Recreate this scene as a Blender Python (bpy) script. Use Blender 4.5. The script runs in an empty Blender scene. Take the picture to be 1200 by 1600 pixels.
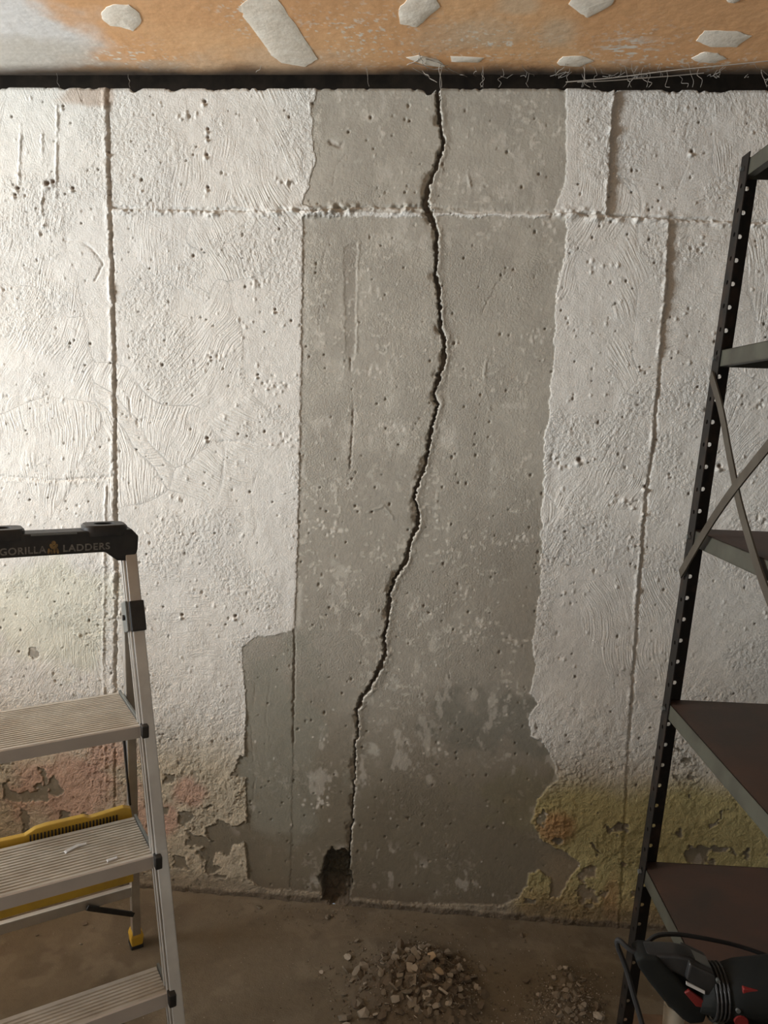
import bpy, bmesh, math, random
import numpy as np
from mathutils import Vector, Matrix

# ------------------------------------------------------------------ camera, world, lights
SC = bpy.context.scene
COL = SC.collection
CAM = np.array([0.0, -1.9406, 1.3639]); FPX = 1180.0
YAW, PIT, ROL = -0.0781217, 0.1283169, 0.0334881

def cam_axes():
    cy, sy, cp, sp = math.cos(YAW), math.sin(YAW), math.cos(PIT), math.sin(PIT)
    fw = np.array([sy*cp, cy*cp, -sp]); rt = np.array([cy, -sy, 0.0]); up = np.cross(rt, fw)
    cr, sr = math.cos(ROL), math.sin(ROL)
    return cr*rt + sr*up, -sr*rt + cr*up, fw
AR, AU, AF = cam_axes()

cam_d = bpy.data.cameras.new('camera'); cam = bpy.data.objects.new('camera', cam_d); COL.objects.link(cam)
cam_d.sensor_fit = 'VERTICAL'; cam_d.sensor_height = 36.0; cam_d.lens = 36.0*FPX/1600.0
cam_d.clip_start = 0.02
cam.matrix_world = Matrix(((AR[0], AU[0], -AF[0], CAM[0]), (AR[1], AU[1], -AF[1], CAM[1]),
                           (AR[2], AU[2], -AF[2], CAM[2]), (0, 0, 0, 1)))
SC.camera = cam
SC.view_settings.view_transform = 'Standard'; SC.view_settings.look = 'None'
SC.view_settings.gamma = 1.0; SC.view_settings.use_curve_mapping = False
SC.view_settings.exposure = 0.0

w = bpy.data.worlds.new('world'); SC.world = w; w.use_nodes = True
w.node_tree.nodes['Background'].inputs[0].default_value = (0.75, 0.87, 1.0, 1)
w.node_tree.nodes['Background'].inputs[1].default_value = 0.3

def area(name, loc, target, sx, sy, power, color):
    d = bpy.data.lights.new(name, 'AREA'); d.shape = 'RECTANGLE'; d.size = sx; d.size_y = sy
    d.energy = power; d.color = color
    o = bpy.data.objects.new(name, d); COL.objects.link(o); o.location = loc
    o.rotation_euler = (Vector(target) - Vector(loc)).to_track_quat('-Z', 'Z').to_euler()
    return o
XL, XR, YF, HC = -3.75, 2.3, -4.6, 2.185         # room: left, right, front (behind the camera), ceiling
area('window_daylight', (XL-0.10, -1.60, 1.47), (0.0, -0.9, 1.40), 1.15, 1.05, 268.0, (0.91, 0.965, 1.0))
area('doorway_daylight', (0.5, YF-0.10, 1.25), (0.3, 0.0, 1.2), 1.0, 1.6, 7.0, (1.0, 0.96, 0.9))

# ------------------------------------------------------------------ helpers
rng = np.random.default_rng(11); random.seed(5)

def ray(px, py):
    return AF*FPX + AR*(px-600.0) + AU*(800.0-py)
def on_plane(px, py, ax, val):
    d = ray(px, py); return CAM + d*((val-CAM[ax])/d[ax])
def W(px, py):                                   # a point of the back wall (x, z)
    q = on_plane(px, py, 1, 0.0); return (q[0], q[2])
def Wl(pts): return np.array([W(*q) for q in pts])
def Cl(px, py):
    q = on_plane(px, py, 2, HC); return (q[0], q[1])
def Fl(px, py, z=0.0):
    q = on_plane(px, py, 2, z); return (q[0], q[1])

def tag(o, label=None, cat=None, group=None, kind=None):
    if label: o['label'] = label
    if cat: o['category'] = cat
    if group: o['group'] = group
    if kind: o['kind'] = kind
    return o
def link(name, me, parent=None):
    o = bpy.data.objects.new(name, me); COL.objects.link(o)
    if parent is not None: o.parent = parent
    return o
def empty(name, loc, rz=0.0):
    o = bpy.data.objects.new(name, None); COL.objects.link(o); o.location = loc; o.rotation_euler = (0, 0, rz)
    o.empty_display_size = 0.1
    return o

# ---- value noise on arrays
def vnoise(x, z, s, seed):
    r = np.random.default_rng(seed); n = 257
    lat = r.random((n, n)).astype(np.float32)
    xs = x*s + 1000.37; zs = z*s + 1000.71
    xi = np.floor(xs).astype(np.int64); zi = np.floor(zs).astype(np.int64)
    fx = (xs-xi).astype(np.float32); fz = (zs-zi).astype(np.float32)
    fx = fx*fx*(3-2*fx); fz = fz*fz*(3-2*fz)
    a = lat[xi % n, zi % n]; b = lat[(xi+1) % n, zi % n]; c = lat[xi % n, (zi+1) % n]; d = lat[(xi+1) % n, (zi+1) % n]
    return (a*(1-fx)+b*fx)*(1-fz) + (c*(1-fx)+d*fx)*fz
def fbm(x, z, s, seed, o=3):
    t = 0; a = 0.5; tot = 0
    for k in range(o):
        t = t + a*vnoise(x, z, s*2.03**k, seed+k*17); tot += a; a *= 0.5
    return t/tot
def sm(a, b, x):
    t = np.clip((x-a)/(b-a), 0, 1); return t*t*(3-2*t)
def mixc(c, col, m):
    return c*(1-m[..., None]) + np.array(col, dtype=np.float32)*m[..., None]

def poly_dist(X, Z, pts, widths=None, pad=0.05, closed=False):
    """distance to a polyline, signed side (+ = right/larger x), interpolated width"""
    D = np.full(X.shape, 9.0, np.float32); S = np.zeros(X.shape, np.float32); Wd = np.zeros(X.shape, np.float32)
    n = len(pts); segs = [(i, (i+1) % n) for i in range(n if closed else n-1)]
    if widths is None: widths = np.zeros(n)
    x0 = X[0, 0]; dx = (X[-1, 0]-X[0, 0])/(X.shape[0]-1); z0 = Z[0, 0]; dz = (Z[0, -1]-Z[0, 0])/(X.shape[1]-1)
    for i, j in segs:
        (ax, az), (bx, bz) = pts[i], pts[j]
        i0 = int(max(0, (min(ax, bx)-pad-x0)/dx)); i1 = int(min(X.shape[0], (max(ax, bx)+pad-x0)/dx+2))
        j0 = int(max(0, (min(az, bz)-pad-z0)/dz)); j1 = int(min(X.shape[1], (max(az, bz)+pad-z0)/dz+2))
        if i1 <= i0 or j1 <= j0: continue
        xx = X[i0:i1, j0:j1]; zz = Z[i0:i1, j0:j1]
        vx, vz = bx-ax, bz-az; L2 = vx*vx+vz*vz+1e-12
        t = np.clip(((xx-ax)*vx+(zz-az)*vz)/L2, 0, 1)
        d = np.hypot(xx-(ax+t*vx), zz-(az+t*vz))
        sd = np.sign((xx-ax)*vz-(zz-az)*vx)*(-1 if vz < 0 else 1)
        m = d < D[i0:i1, j0:j1]
        D[i0:i1, j0:j1][m] = d[m]; S[i0:i1, j0:j1][m] = sd[m]
        Wd[i0:i1, j0:j1][m] = (widths[i]*(1-t)+widths[j]*t)[m]
    return D, S, Wd
def inside(X, Z, pts):
    r = np.zeros(X.shape, bool); n = len(pts)
    for i in range(n):
        (ax, az), (bx, bz) = pts[i], pts[(i+1) % n]
        if az == bz: continue
        c = ((az > Z) != (bz > Z)) & (X < (bx-ax)*(Z-az)/(bz-az)+ax)
        r ^= c
    return r
def poly_sdf(X, Z, Xn, Zn, pts, pad=0.05):
    """positive inside; tested at noise-shifted coordinates Xn, Zn, windowed for speed"""
    out = np.full(X.shape, -9.0, np.float32); pts = np.asarray(pts)
    x0 = X[0, 0]; dx = (X[-1, 0]-X[0, 0])/(X.shape[0]-1); z0 = Z[0, 0]; dz = (Z[0, -1]-Z[0, 0])/(X.shape[1]-1)
    i0 = int(max(0, (pts[:, 0].min()-pad-x0)/dx)); i1 = int(min(X.shape[0], (pts[:, 0].max()+pad-x0)/dx+2))
    j0 = int(max(0, (pts[:, 1].min()-pad-z0)/dz)); j1 = int(min(X.shape[1], (pts[:, 1].max()+pad-z0)/dz+2))
    xx = Xn[i0:i1, j0:j1]; zz = Zn[i0:i1, j0:j1]
    D = np.full(xx.shape, 9.0, np.float32)
    for k in range(len(pts)):
        (ax, az), (bx, bz) = pts[k], pts[(k+1) % len(pts)]
        vx, vz = bx-ax, bz-az; L2 = vx*vx+vz*vz+1e-12
        t = np.clip(((xx-ax)*vx+(zz-az)*vz)/L2, 0, 1)
        D = np.minimum(D, np.hypot(xx-(ax+t*vx), zz-(az+t*vz)))
    out[i0:i1, j0:j1] = np.where(inside(xx, zz, pts), D, -D)
    return out

# ---- mesh collector
class MB:
    def __init__(self): self.v = []; self.f = []; self.m = []
    def add(self, vs, fs, mi=0):
        o = len(self.v); self.v += [tuple(map(float, q)) for q in vs]
        self.f += [tuple(i+o for i in q) for q in fs]; self.m += [mi]*len(fs)
        return self
    def box(self, c, s, mi=0, rot=None):
        hx, hy, hz = s[0]/2, s[1]/2, s[2]/2
        vs = [Vector((x, y, z)) for x in (-hx, hx) for y in (-hy, hy) for z in (-hz, hz)]
        if rot is not None: vs = [rot @ q for q in vs]
        vs = [(q[0]+c[0], q[1]+c[1], q[2]+c[2]) for q in vs]
        return self.add(vs, [(0, 1, 3, 2), (4, 6, 7, 5), (0, 4, 5, 1), (2, 3, 7, 6), (0, 2, 6, 4), (1, 5, 7, 3)], mi)
    def bar(self, p0, p1, wd, ht, ref=(0, 0, 1), mi=0):
        p0, p1 = Vector(p0), Vector(p1); t = (p1-p0).normalized(); r = Vector(ref)
        s = t.cross(r).normalized(); n = s.cross(t).normalized()
        vs = []
        for q in (p0, p1):
            for a, b in ((-1, -1), (1, -1), (1, 1), (-1, 1)): vs.append(q+s*(a*wd/2)+n*(b*ht/2))
        return self.add(vs, [(3, 2, 1, 0), (4, 5, 6, 7), (0, 1, 5, 4), (1, 2, 6, 5), (2, 3, 7, 6), (3, 0, 4, 7)], mi)
    def tube(self, pts, r, n=8, mi=0):
        pts = [Vector(q) for q in pts]; rs = r if hasattr(r, '__len__') else [r]*len(pts)
        vs = []; fs = []
        ref = Vector((0.31, 0.77, 0.55)).normalized()
        for i, q in enumerate(pts):
            t = (pts[min(i+1, len(pts)-1)]-pts[max(i-1, 0)]).normalized()
            s = t.cross(ref).normalized(); nn = s.cross(t)
            for k in range(n):
                a = 2*math.pi*k/n; vs.append(q+(s*math.cos(a)+nn*math.sin(a))*rs[i])
        for i in range(len(pts)-1):
            for k in range(n):
                fs.append((i*n+k, i*n+(k+1) % n, (i+1)*n+(k+1) % n, (i+1)*n+k))
        fs.append(tuple(range(n-1, -1, -1))); fs.append(tuple((len(pts)-1)*n+k for k in range(n)))
        return self.add(vs, fs, mi)
    def prism(self, poly, fn, d0, d1, mi=0):
        """poly of (a, b) pairs; fn(a, b, depth) -> point"""
        n = len(poly)
        vs = [fn(a, b, d0) for a, b in poly]+[fn(a, b, d1) for a, b in poly]
        fs = [tuple(range(n-1, -1, -1)), tuple(range(n, 2*n))]+[(i, (i+1) % n, n+(i+1) % n, n+i) for i in range(n)]
        return self.add(vs, fs, mi)
    def mesh(self, name, mats, bevel=0.0, smooth=False, seg=2):
        me = bpy.data.meshes.new(name); me.from_pydata(self.v, [], self.f)
        for m in (mats if isinstance(mats, (list, tuple)) else [mats]): me.materials.append(m)
        me.polygons.foreach_set('material_index', self.m)
        bm = bmesh.new(); bm.from_mesh(me); bmesh.ops.recalc_face_normals(bm, faces=bm.faces)
        if bevel > 0:
            es = [e for e in bm.edges if len(e.link_faces) == 2 and e.calc_face_angle(0) > 0.5]
            bmesh.ops.bevel(bm, geom=es, offset=bevel, segments=seg, affect='EDGES', profile=0.6, clamp_overlap=True)
        bm.to_mesh(me); bm.free()
        if smooth:
            me.polygons.foreach_set('use_smooth', [True]*len(me.polygons))
            try: me.set_sharp_from_angle(angle=0.7)
            except Exception: pass
        me.update(); return me
    def build(self, name, mats, parent=None, bevel=0.0, smooth=False, seg=2):
        return link(name, self.mesh(name, mats, bevel, smooth, seg), parent)
def catmull(pts, n=8):
    pts = [Vector(q) for q in pts]; P = [pts[0]]+pts+[pts[-1]]; out = []
    for i in range(1, len(P)-2):
        for k in range(n):
            t = k/n
            out.append(0.5*((2*P[i])+(P[i+1]-P[i-1])*t+(2*P[i-1]-5*P[i]+4*P[i+1]-P[i+2])*t*t+(3*P[i]-P[i-1]-3*P[i+1]+P[i+2])*t**3))
    out.append(P[-2]); return out

# ---- materials
class NT:
    def __init__(self, name):
        self.mat = bpy.data.materials.new(name); self.mat.use_nodes = True
        self.t = self.mat.node_tree; self.b = self.t.nodes['Principled BSDF']
    def n(self, typ, **kw):
        q = self.t.nodes.new(typ)
        for k, v in kw.items():
            if k.startswith('i_'): q.inputs[k[2:].replace('_', ' ')].default_value = v
            else: setattr(q, k, v)
        return q
    def l(self, a, b): self.t.links.new(a, b)
    def math(self, op, a, b=None):
        q = self.n('ShaderNodeMath', operation=op)
        for i, v in enumerate((a, b)):
            if v is None: continue
            if isinstance(v, (int, float)): q.inputs[i].default_value = v
            else: self.l(v, q.inputs[i])
        return q.outputs[0]
    def vm(self, op, a, b=None):
        q = self.n('ShaderNodeVectorMath', operation=op)
        for i, v in enumerate((a, b)):
            if v is None: continue
            if isinstance(v, tuple): q.inputs[i].default_value = v
            else: self.l(v, q.inputs[i])
        return q
    def mix(self, fac, a, b, blend='MIX'):
        q = self.n('ShaderNodeMix', data_type='RGBA', blend_type=blend)
        for s, v in ((q.inputs[0], fac), (q.inputs[6], a), (q.inputs[7], b)):
            if isinstance(v, (int, float)): s.default_value = v
            elif isinstance(v, tuple): s.default_value = v if len(v) == 4 else v+(1,)
            else: self.l(v, s)
        return q.outputs[2]
    def noise(self, vec, scale, detail=3.0, rough=0.55):
        q = self.n('ShaderNodeTexNoise'); q.inputs['Scale'].default_value = scale
        q.inputs['Detail'].default_value = detail; q.inputs['Roughness'].default_value = rough
        if vec is not None: self.l(vec, q.inputs['Vector'])
        return q.outputs['Fac']
    def ramp(self, v, a, b):
        q = self.n('ShaderNodeMapRange'); q.inputs[1].default_value = a; q.inputs[2].default_value = b
        self.l(v, q.inputs[0]); return q.outputs[0]
    def bump(self, h, strength, dist):
        q = self.n('ShaderNodeBump'); q.inputs['Strength'].default_value = strength; q.inputs['Distance'].default_value = dist
        self.l(h, q.inputs['Height']); self.l(q.outputs[0], self.b.inputs['Normal'])

def plain(name, col, rough=0.6, metal=0.0, col2=None, scale=18.0, lo=0.4, hi=0.65, bump=0.0, bscale=120.0, spec=0.5):
    m = NT(name); tc = m.n('ShaderNodeTexCoord').outputs['Object']
    m.b.inputs['Roughness'].default_value = rough; m.b.inputs['Metallic'].default_value = metal
    m.b.inputs['Specular IOR Level'].default_value = spec
    c2 = col2 or tuple(x*0.8 for x in col)
    f = m.ramp(m.noise(tc, scale, 5.0), lo, hi)
    m.l(m.mix(f, col, c2), m.b.inputs['Base Color'])
    if bump: m.bump(m.noise(tc, bscale, 3.0), bump, 0.002)
    return m.mat

def surface_mat(name, rough, fine_scale, fine_strength, brush_strength, dist, contrast=0.16):
    """vertex colour 'Col' = the thing's own colour; 'Tex' = stroke direction (r, g), stroke strength (b), stipple strength (a)"""
    m = NT(name); P = m.n('ShaderNodeTexCoord').outputs['Object']
    c = m.n('ShaderNodeVertexColor', layer_name='Col').outputs['Color']
    t = m.n('ShaderNodeAttribute', attribute_name='Tex'); s = m.n('ShaderNodeSeparateColor'); m.l(t.outputs['Color'], s.inputs[0])
    d = m.n('ShaderNodeCombineXYZ'); m.l(s.outputs[0], d.inputs[0]); m.l(s.outputs[1], d.inputs[2])
    p = m.n('ShaderNodeCombineXYZ'); m.l(m.math('MULTIPLY', s.outputs[1], -1.0), p.inputs[0]); m.l(s.outputs[0], p.inputs[2])
    u = m.vm('DOT_PRODUCT', P, d.outputs[0]).outputs['Value']; v = m.math('ADD', m.vm('DOT_PRODUCT', P, p.outputs[0]).outputs['Value'], m.math('MULTIPLY', m.noise(P, 3.0, 2.0), 0.16))
    uv = m.n('ShaderNodeCombineXYZ'); m.l(m.math('MULTIPLY', u, 14.0), uv.inputs[0]); m.l(m.math('MULTIPLY', v, 215.0), uv.inputs[1])
    br = m.noise(uv.outputs[0], 1.0, 2.0, 0.5)
    st = m.noise(P, fine_scale, 4.0, 0.6)
    big = m.noise(P, 9.0, 5.0, 0.6); mid = m.noise(P, 55.0, 4.0, 0.6)
    h = m.math('ADD', m.math('MULTIPLY', m.math('MULTIPLY', br, s.outputs[2]), brush_strength),
               m.math('MULTIPLY', m.math('MULTIPLY', st, t.outputs['Alpha']), fine_strength))
    m.bump(h, 1.0, dist)
    tiny = m.noise(P, 420.0, 2.0, 0.6)
    val = m.math('ADD', m.math('MULTIPLY', m.math('SUBTRACT', tiny, 0.5), contrast*1.5), m.math('ADD', m.math('MULTIPLY', m.math('SUBTRACT', big, 0.5), contrast*1.3), m.math('MULTIPLY', m.math('SUBTRACT', mid, 0.5), contrast*1.6)))
    sc = m.vm('SCALE', c); m.l(m.math('ADD', val, 1.0), sc.inputs['Scale'])
    m.l(sc.outputs[0], m.b.inputs['Base Color'])
    m.b.inputs['Roughness'].default_value = rough; m.b.inputs['Specular IOR Level'].default_value = 0.35
    return m.mat

M = {}
M['wall'] = surface_mat('painted_concrete', 0.62, 235.0, 1.0, 1.0, 0.0056)
M['ceiling'] = surface_mat('plasterboard', 0.75, 120.0, 0.6, 0.0, 0.002, 0.10)
M['floor'] = surface_mat('dusty_concrete_floor', 0.9, 260.0, 1.0, 0.0, 0.0016, 0.16)
M['room'] = plain('room_paint', (0.50, 0.48, 0.44), 0.8, bump=0.4, bscale=60)
M['wall_plain'] = plain('plain_wall_paint', (0.64, 0.62, 0.57), 0.7, col2=(0.58, 0.565, 0.525), scale=5, bump=0.6, bscale=140)
M['dark_wood'] = plain('dark_sill_wood', (0.05, 0.037, 0.026), 0.85, col2=(0.09, 0.065, 0.045))
M['compound'] = plain('joint_compound', (0.90, 0.84, 0.73), 0.7, col2=(0.80, 0.72, 0.60), scale=26, bump=0.5, bscale=90)
M['alu'] = plain('brushed_aluminium', (0.62, 0.61, 0.58), 0.38, 0.85, col2=(0.48, 0.46, 0.43), scale=9)
M['alu_step'] = plain('dusty_aluminium_tread', (0.52, 0.49, 0.43), 0.6, 0.35, col2=(0.40, 0.36, 0.30), scale=16, lo=0.35, hi=0.7)
M['alu_front'] = plain('grey_step_front', (0.52, 0.50, 0.475), 0.5, 0.2, col2=(0.46, 0.44, 0.415), scale=7)
M['steel'] = plain('grey_bracket_steel', (0.20, 0.21, 0.20), 0.45, 0.6)
M['black'] = plain('black_plastic', (0.012, 0.012, 0.012), 0.5, col2=(0.025, 0.024, 0.023), scale=30)
M['rubber'] = plain('black_rubber', (0.015, 0.015, 0.015), 0.8)
M['yellow'] = plain('yellow_plastic', (0.58, 0.36, 0.035), 0.5, col2=(0.40, 0.25, 0.04), scale=22, lo=0.45, hi=0.8)
M['letter'] = plain('worn_grey_lettering', (0.22, 0.215, 0.20), 0.6, col2=(0.06, 0.06, 0.055), scale=160, lo=0.45, hi=0.75)
M['gold'] = plain('worn_gold_print', (0.30, 0.20, 0.07), 0.6, col2=(0.10, 0.07, 0.03), scale=140)
M['post'] = plain('black_brown_angle_iron', (0.012, 0.010, 0.008), 0.65, 0.0, col2=(0.05, 0.03, 0.02), scale=25, lo=0.5, hi=0.85, spec=0.25)
M['olive'] = plain('olive_painted_steel', (0.062, 0.061, 0.044), 0.55, 0.05, col2=(0.040, 0.037, 0.027), scale=14)
M['rust'] = plain('rusty_shelf_steel', (0.075, 0.036, 0.022), 0.65, 0.05, col2=(0.042, 0.028, 0.02), scale=7, lo=0.35, hi=0.65, bump=0.2)
M['red'] = plain('red_plastic', (0.16, 0.012, 0.010), 0.5)
M['tool'] = plain('dark_grey_tool_plastic', (0.008, 0.009, 0.0085), 0.75, col2=(0.012, 0.013, 0.011), spec=0.2)
M['white'] = plain('white_print', (0.55, 0.54, 0.52), 0.6)
M['brace'] = plain('brown_strap_steel', (0.060, 0.050, 0.036), 0.6, 0.1, col2=(0.042, 0.032, 0.022))
M['web'] = plain('dusty_cobweb', (0.42, 0.38, 0.33), 0.9)
M['plank'] = plain('brown_timber', (0.16, 0.10, 0.06), 0.8, col2=(0.10, 0.06, 0.035), bump=0.3)
M['pipe'] = plain('pale_plastic_pipe', (0.45, 0.41, 0.33), 0.5)
M['chips'] = [plain('broken_concrete_grey', (0.25, 0.215, 0.165), 0.9, col2=(0.17, 0.14, 0.10), scale=60),
              plain('broken_concrete_brown', (0.17, 0.135, 0.096), 0.9, col2=(0.11, 0.086, 0.06), scale=60),
              plain('pale_paint_flake', (0.38, 0.34, 0.28), 0.8, col2=(0.38, 0.33, 0.26), scale=60),
              plain('tan_paint_flake', (0.52, 0.40, 0.26), 0.8, col2=(0.42, 0.31, 0.2), scale=60)]

# ------------------------------------------------------------------ back wall: height field in form panels
ZT = 2.15
GX0, GX1, DG = -1.34, 1.02, 0.0024
nx = int(round((GX1-GX0)/DG))+1; nz = int(round(ZT/DG))+1
gx = np.linspace(GX0, GX1, nx); gz = np.linspace(0, ZT, nz)
X, Z = np.meshgrid(gx, gz, indexing='ij'); X = X.astype(np.float64); Z = Z.astype(np.float64)
# approximate photo row / column, used only to lay out where on the wall things sit
n1 = fbm(X, Z, 45, 1, 3)-0.5; n2 = fbm(X, Z, 45, 41, 3)-0.5; n3 = fbm(X, Z, 170, 61, 2)-0.5; n4 = fbm(X, Z, 170, 81, 2)-0.5
Xe = X+n1*0.012+n3*0.006; Ze = Z+n2*0.012+n4*0.006         # ragged paint edges
Xj = X+n1*0.006+n3*0.006; Zj = Z+n2*0.006+n4*0.006         # joints
low = fbm(X, Z, 3.5, 101, 3); med = fbm(X, Z, 14, 131, 4); hi = fbm(X, Z, 60, 151, 3); vhi = fbm(X, Z, 200, 171, 2)

def vjoint(pts):
    q = Wl(pts); o = np.argsort(q[:, 1]); return lambda z: np.interp(z, q[o, 1], q[o, 0])
def hjoint(pts):
    q = Wl(pts); o = np.argsort(q[:, 0]); return lambda x: np.interp(x, q[o, 0], q[o, 1])
J1P = [(167, 130), (172, 330), (178, 500), (180, 745), (182, 900), (180, 1100), (178, 1400)]
J2P = [(474, 330), (472, 500), (468, 700), (465, 850), (460, 985), (458, 1160), (452, 1400)]
J3P = [(963, 130), (955, 210), (948, 338)]
J4P = [(1046, 338), (1041, 450), (1030, 560), (1018, 700), (1007, 780), (998, 900), (988, 1050), (978, 1200), (965, 1460)]
H1P = [(170, 326), (330, 330), (480, 330), (560, 326), (660, 325), (760, 330), (870, 333), (950, 337), (1050, 342), (1140, 345), (1300, 349)]
H2P = [(-120, 742), (0, 745), (90, 750), (180, 745)]
J1, J2, J3, J4, H1, H2 = vjoint(J1P), vjoint(J2P), vjoint(J3P), vjoint(J4P), hjoint(H1P), hjoint(H2P)
d1 = Xj-J1(Z); d2 = Xj-J2(Z); d3 = Xj-J3(Z); d4 = Xj-J4(Z); e1 = Zj-H1(X); e2 = Zj-H2(X)

# stepped form panels
fade = sm(W(600, 1250)[1], W(600, 800)[1], Z)               # joints soften towards the floor
Hh = np.zeros_like(X)
Hh += 0.0042*(1-sm(-0.002, 0.002, d1))*(0.45+0.55*fade)                      # left boards stand proud
top = sm(-0.002, 0.002, e1)
Hh -= 0.0095*sm(-0.001, 0.003, d3)*top
Hh -= 0.0080*sm(-0.001, 0.003, d4)*(1-top)*(0.18+0.82*sm(W(1040, 640)[1], W(1040, 420)[1], Z))
Hh += 0.0012*(1-sm(-0.002, 0.002, d2))*(1-top)*sm(0, 0.01, d1)
rag = np.clip(2.4*(0.6*vnoise(X, Z, 60, 7)+0.4*vnoise(X, Z, 150, 8)-0.26), 0, 1.7)*(0.35+1.1*vnoise(X, Z, 25, 9))
def ridge(d, w): return np.exp(-(d/w)**2)
Hh += ridge(d1+0.006, 0.006)*0.004*rag*(0.4+0.6*fade)
Hh -= ridge(d1-0.002, 0.0026)*0.0075*np.clip(2.2*vnoise(X, Z, 55, 13)-0.35, 0.05, 1.2)*(0.35+0.65*fade)
Hh += (ridge(d3+0.004, 0.004)*0.0045*rag - ridge(d3-0.004, 0.004)*0.004)*top
Hh += (ridge(d4+0.003, 0.0036)*0.0035*rag - ridge(d4-0.004, 0.004)*0.0045*(0.4+0.8*(vnoise(X, Z, 20, 19))))*(1-top)*(0.4+0.6*fade)
rr = sm(0.0, 0.01, d1)
xin = sm(W(470, 330)[0]-0.004, W(478, 330)[0], X)*(1-sm(W(866, 330)[0], W(880, 330)[0], X))
hm = (1-xin)+xin*np.clip(0.22+ridge(X-W(515, 330)[0], 0.07)*1.3+ridge(X-W(638, 330)[0], 0.045)*1.2, 0, 1.4)
rr = rr*hm
Hh += ridge(e1+0.006, 0.0065)*0.0060*rag*rr*sm(0.1, 0.5, vnoise(X, Z, 6, 23)+0.2)
Hh -= ridge(e1-0.003, 0.0032)*0.0065*rr*sm(0.2, 0.55, vnoise(X, Z, 7, 29))
rough_h = ridge(e1, 0.013)*rr*sm(0.45, 0.75, vnoise(X, Z, 9, 33)+0.25*ridge(X-W(520, 330)[0], 0.09)+0.25*ridge(X-W(640, 330)[0], 0.06))
Hh += rough_h*0.016*(vnoise(X, Z, 70, 35)-0.25)*(0.5+hi)
lm = 1-sm(-0.004, 0.0, d1)
Hh += lm*(-ridge(e2, 0.004)*0.004*(0.4+med)+ridge(e2+0.009, 0.006)*0.002*rag)

# ---- bare concrete: scraped patch round the crack
B_TOP = [(500, 120), (495, 137), (487, 170), (488, 215), (494, 250), (482, 290), (472, 318), (500, 331), (700, 333), (866, 334), (870, 318), (881, 290), (885, 240), (885, 120)]
B_MID = [(474, 338), (471, 500), (469, 700), (465, 850), (461, 984), (430, 992), (400, 995), (378, 1010), (381, 1050), (385, 1100), (383, 1180), (386, 1280), (378, 1300), (385, 1330), (388, 1375), (410, 1388),
         (500, 1396), (560, 1404), (600, 1410), (700, 1414), (790, 1413), (812, 1405), (822, 1385), (829, 1364), (845, 1360), (862, 1374), (858, 1404), (872, 1404), (890, 1376), (906, 1350), (890, 1332), (870, 1325), (845, 1311),
         (830, 1286), (838, 1255), (856, 1230), (870, 1220), (868, 1195), (850, 1163), (829, 1150), (827, 1120), (841, 1100), (828, 1085), (837, 1050), (832, 1000), (843, 940), (846, 900), (846, 800),
         (850, 760), (850, 700), (857, 650), (866, 560), (868, 500), (872, 440), (884, 400), (886, 338)]
def cr(pts, x0, y0, s): return [(x0+a/s, y0+b/s) for a, b in pts]
FL = [cr([(700, 795), (760, 820), (790, 880), (860, 870), (940, 800), (930, 1000), (800, 1060), (800, 1130), (760, 1140), (720, 1090), (680, 1090), (640, 1160), (650, 1210), (740, 1230), (720, 1260), (610, 1295), (565, 1270), (590, 1130), (550, 1060), (620, 1000), (580, 930), (590, 850), (670, 840)], 220, 1140, 5.715),
      cr([(340, 720), (460, 715), (470, 800), (400, 870), (340, 830)], 220, 1140, 5.715),
      cr([(280, 1110), (380, 1130), (400, 1200), (440, 1250), (300, 1230)], 220, 1140, 5.715),
      cr([(400, 1045), (430, 980), (515, 1025), (460, 1050)], 220, 1140, 5.715),
      cr([(200, 400), (310, 400), (300, 470), (200, 490)], 220, 1140, 5.715),
      cr([(880, 230), (960, 240), (960, 420), (810, 420), (840, 340)], 220, 1140, 5.715),
      cr([(560, 690), (660, 680), (600, 715)], 220, 1140, 5.715),
      cr([(10, 180), (70, 215), (180, 190), (190, 240), (60, 247), (15, 240)], 0, 1150, 2.4),
      cr([(140, 110), (165, 120), (190, 180), (175, 190)], 0, 1150, 2.4),
      cr([(0, 85), (45, 90), (40, 108), (0, 105)], 0, 1150, 2.4),
      cr([(695, 85), (770, 90), (840, 105), (825, 200), (760, 205), (690, 180)], 900, 1300, 4),
      cr([(610, 1040), (645, 1045), (650, 1085), (625, 1095)], 900, 950, 4),
      cr([(705, 1040), (750, 1045), (740, 1085), (705, 1080)], 900, 950, 4),
      cr([(650, 935), (720, 940), (720, 970), (660, 965)], 900, 950, 4),
      cr([(595, 850), (650, 880), (690, 900), (640, 890)], 900, 950, 4),
      cr([(830, 1365), (880, 1340), (905, 1280), (920, 1275), (885, 1360), (835, 1385)], 900, 950, 4),
      cr([(190, 850), (215, 840), (245, 870), (225, 915), (195, 890)], 0, 800, 4),
      cr([(80, 1470), (110, 1480), (175, 1540), (150, 1530), (95, 1500)], 900, 950, 4)]
bt = poly_sdf(X, Z, X+n1*0.010+n3*0.005, Z+n2*0.008, Wl(B_TOP))
bmid = poly_sdf(X, Z, X+n1*0.012*(0.25+0.75*sm(-0.05, 0.1, X-W(470, 700)[0]))+n3*0.006, Ze, Wl(B_MID))
bare_main = np.maximum(bt, bmid)
flk = np.full(X.shape, -9.0, np.float32)
for q in FL: flk = np.maximum(flk, poly_sdf(X, Z, X+n1*0.018+n3*0.007, Z+n2*0.018+n4*0.007, Wl(q), 0.03))
zone = sm(W(600, 1190)[1], W(600, 1270)[1], Z)*(1-sm(0.02, 0.06, 0.08-Z))
flk = np.maximum(flk, np.where(bare_main > -0.012, -9.0, (fbm(X, Z, 22, 221, 4)*zone-0.635)*0.06).astype(np.float32))
bare = np.maximum(bare_main, flk)
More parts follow.
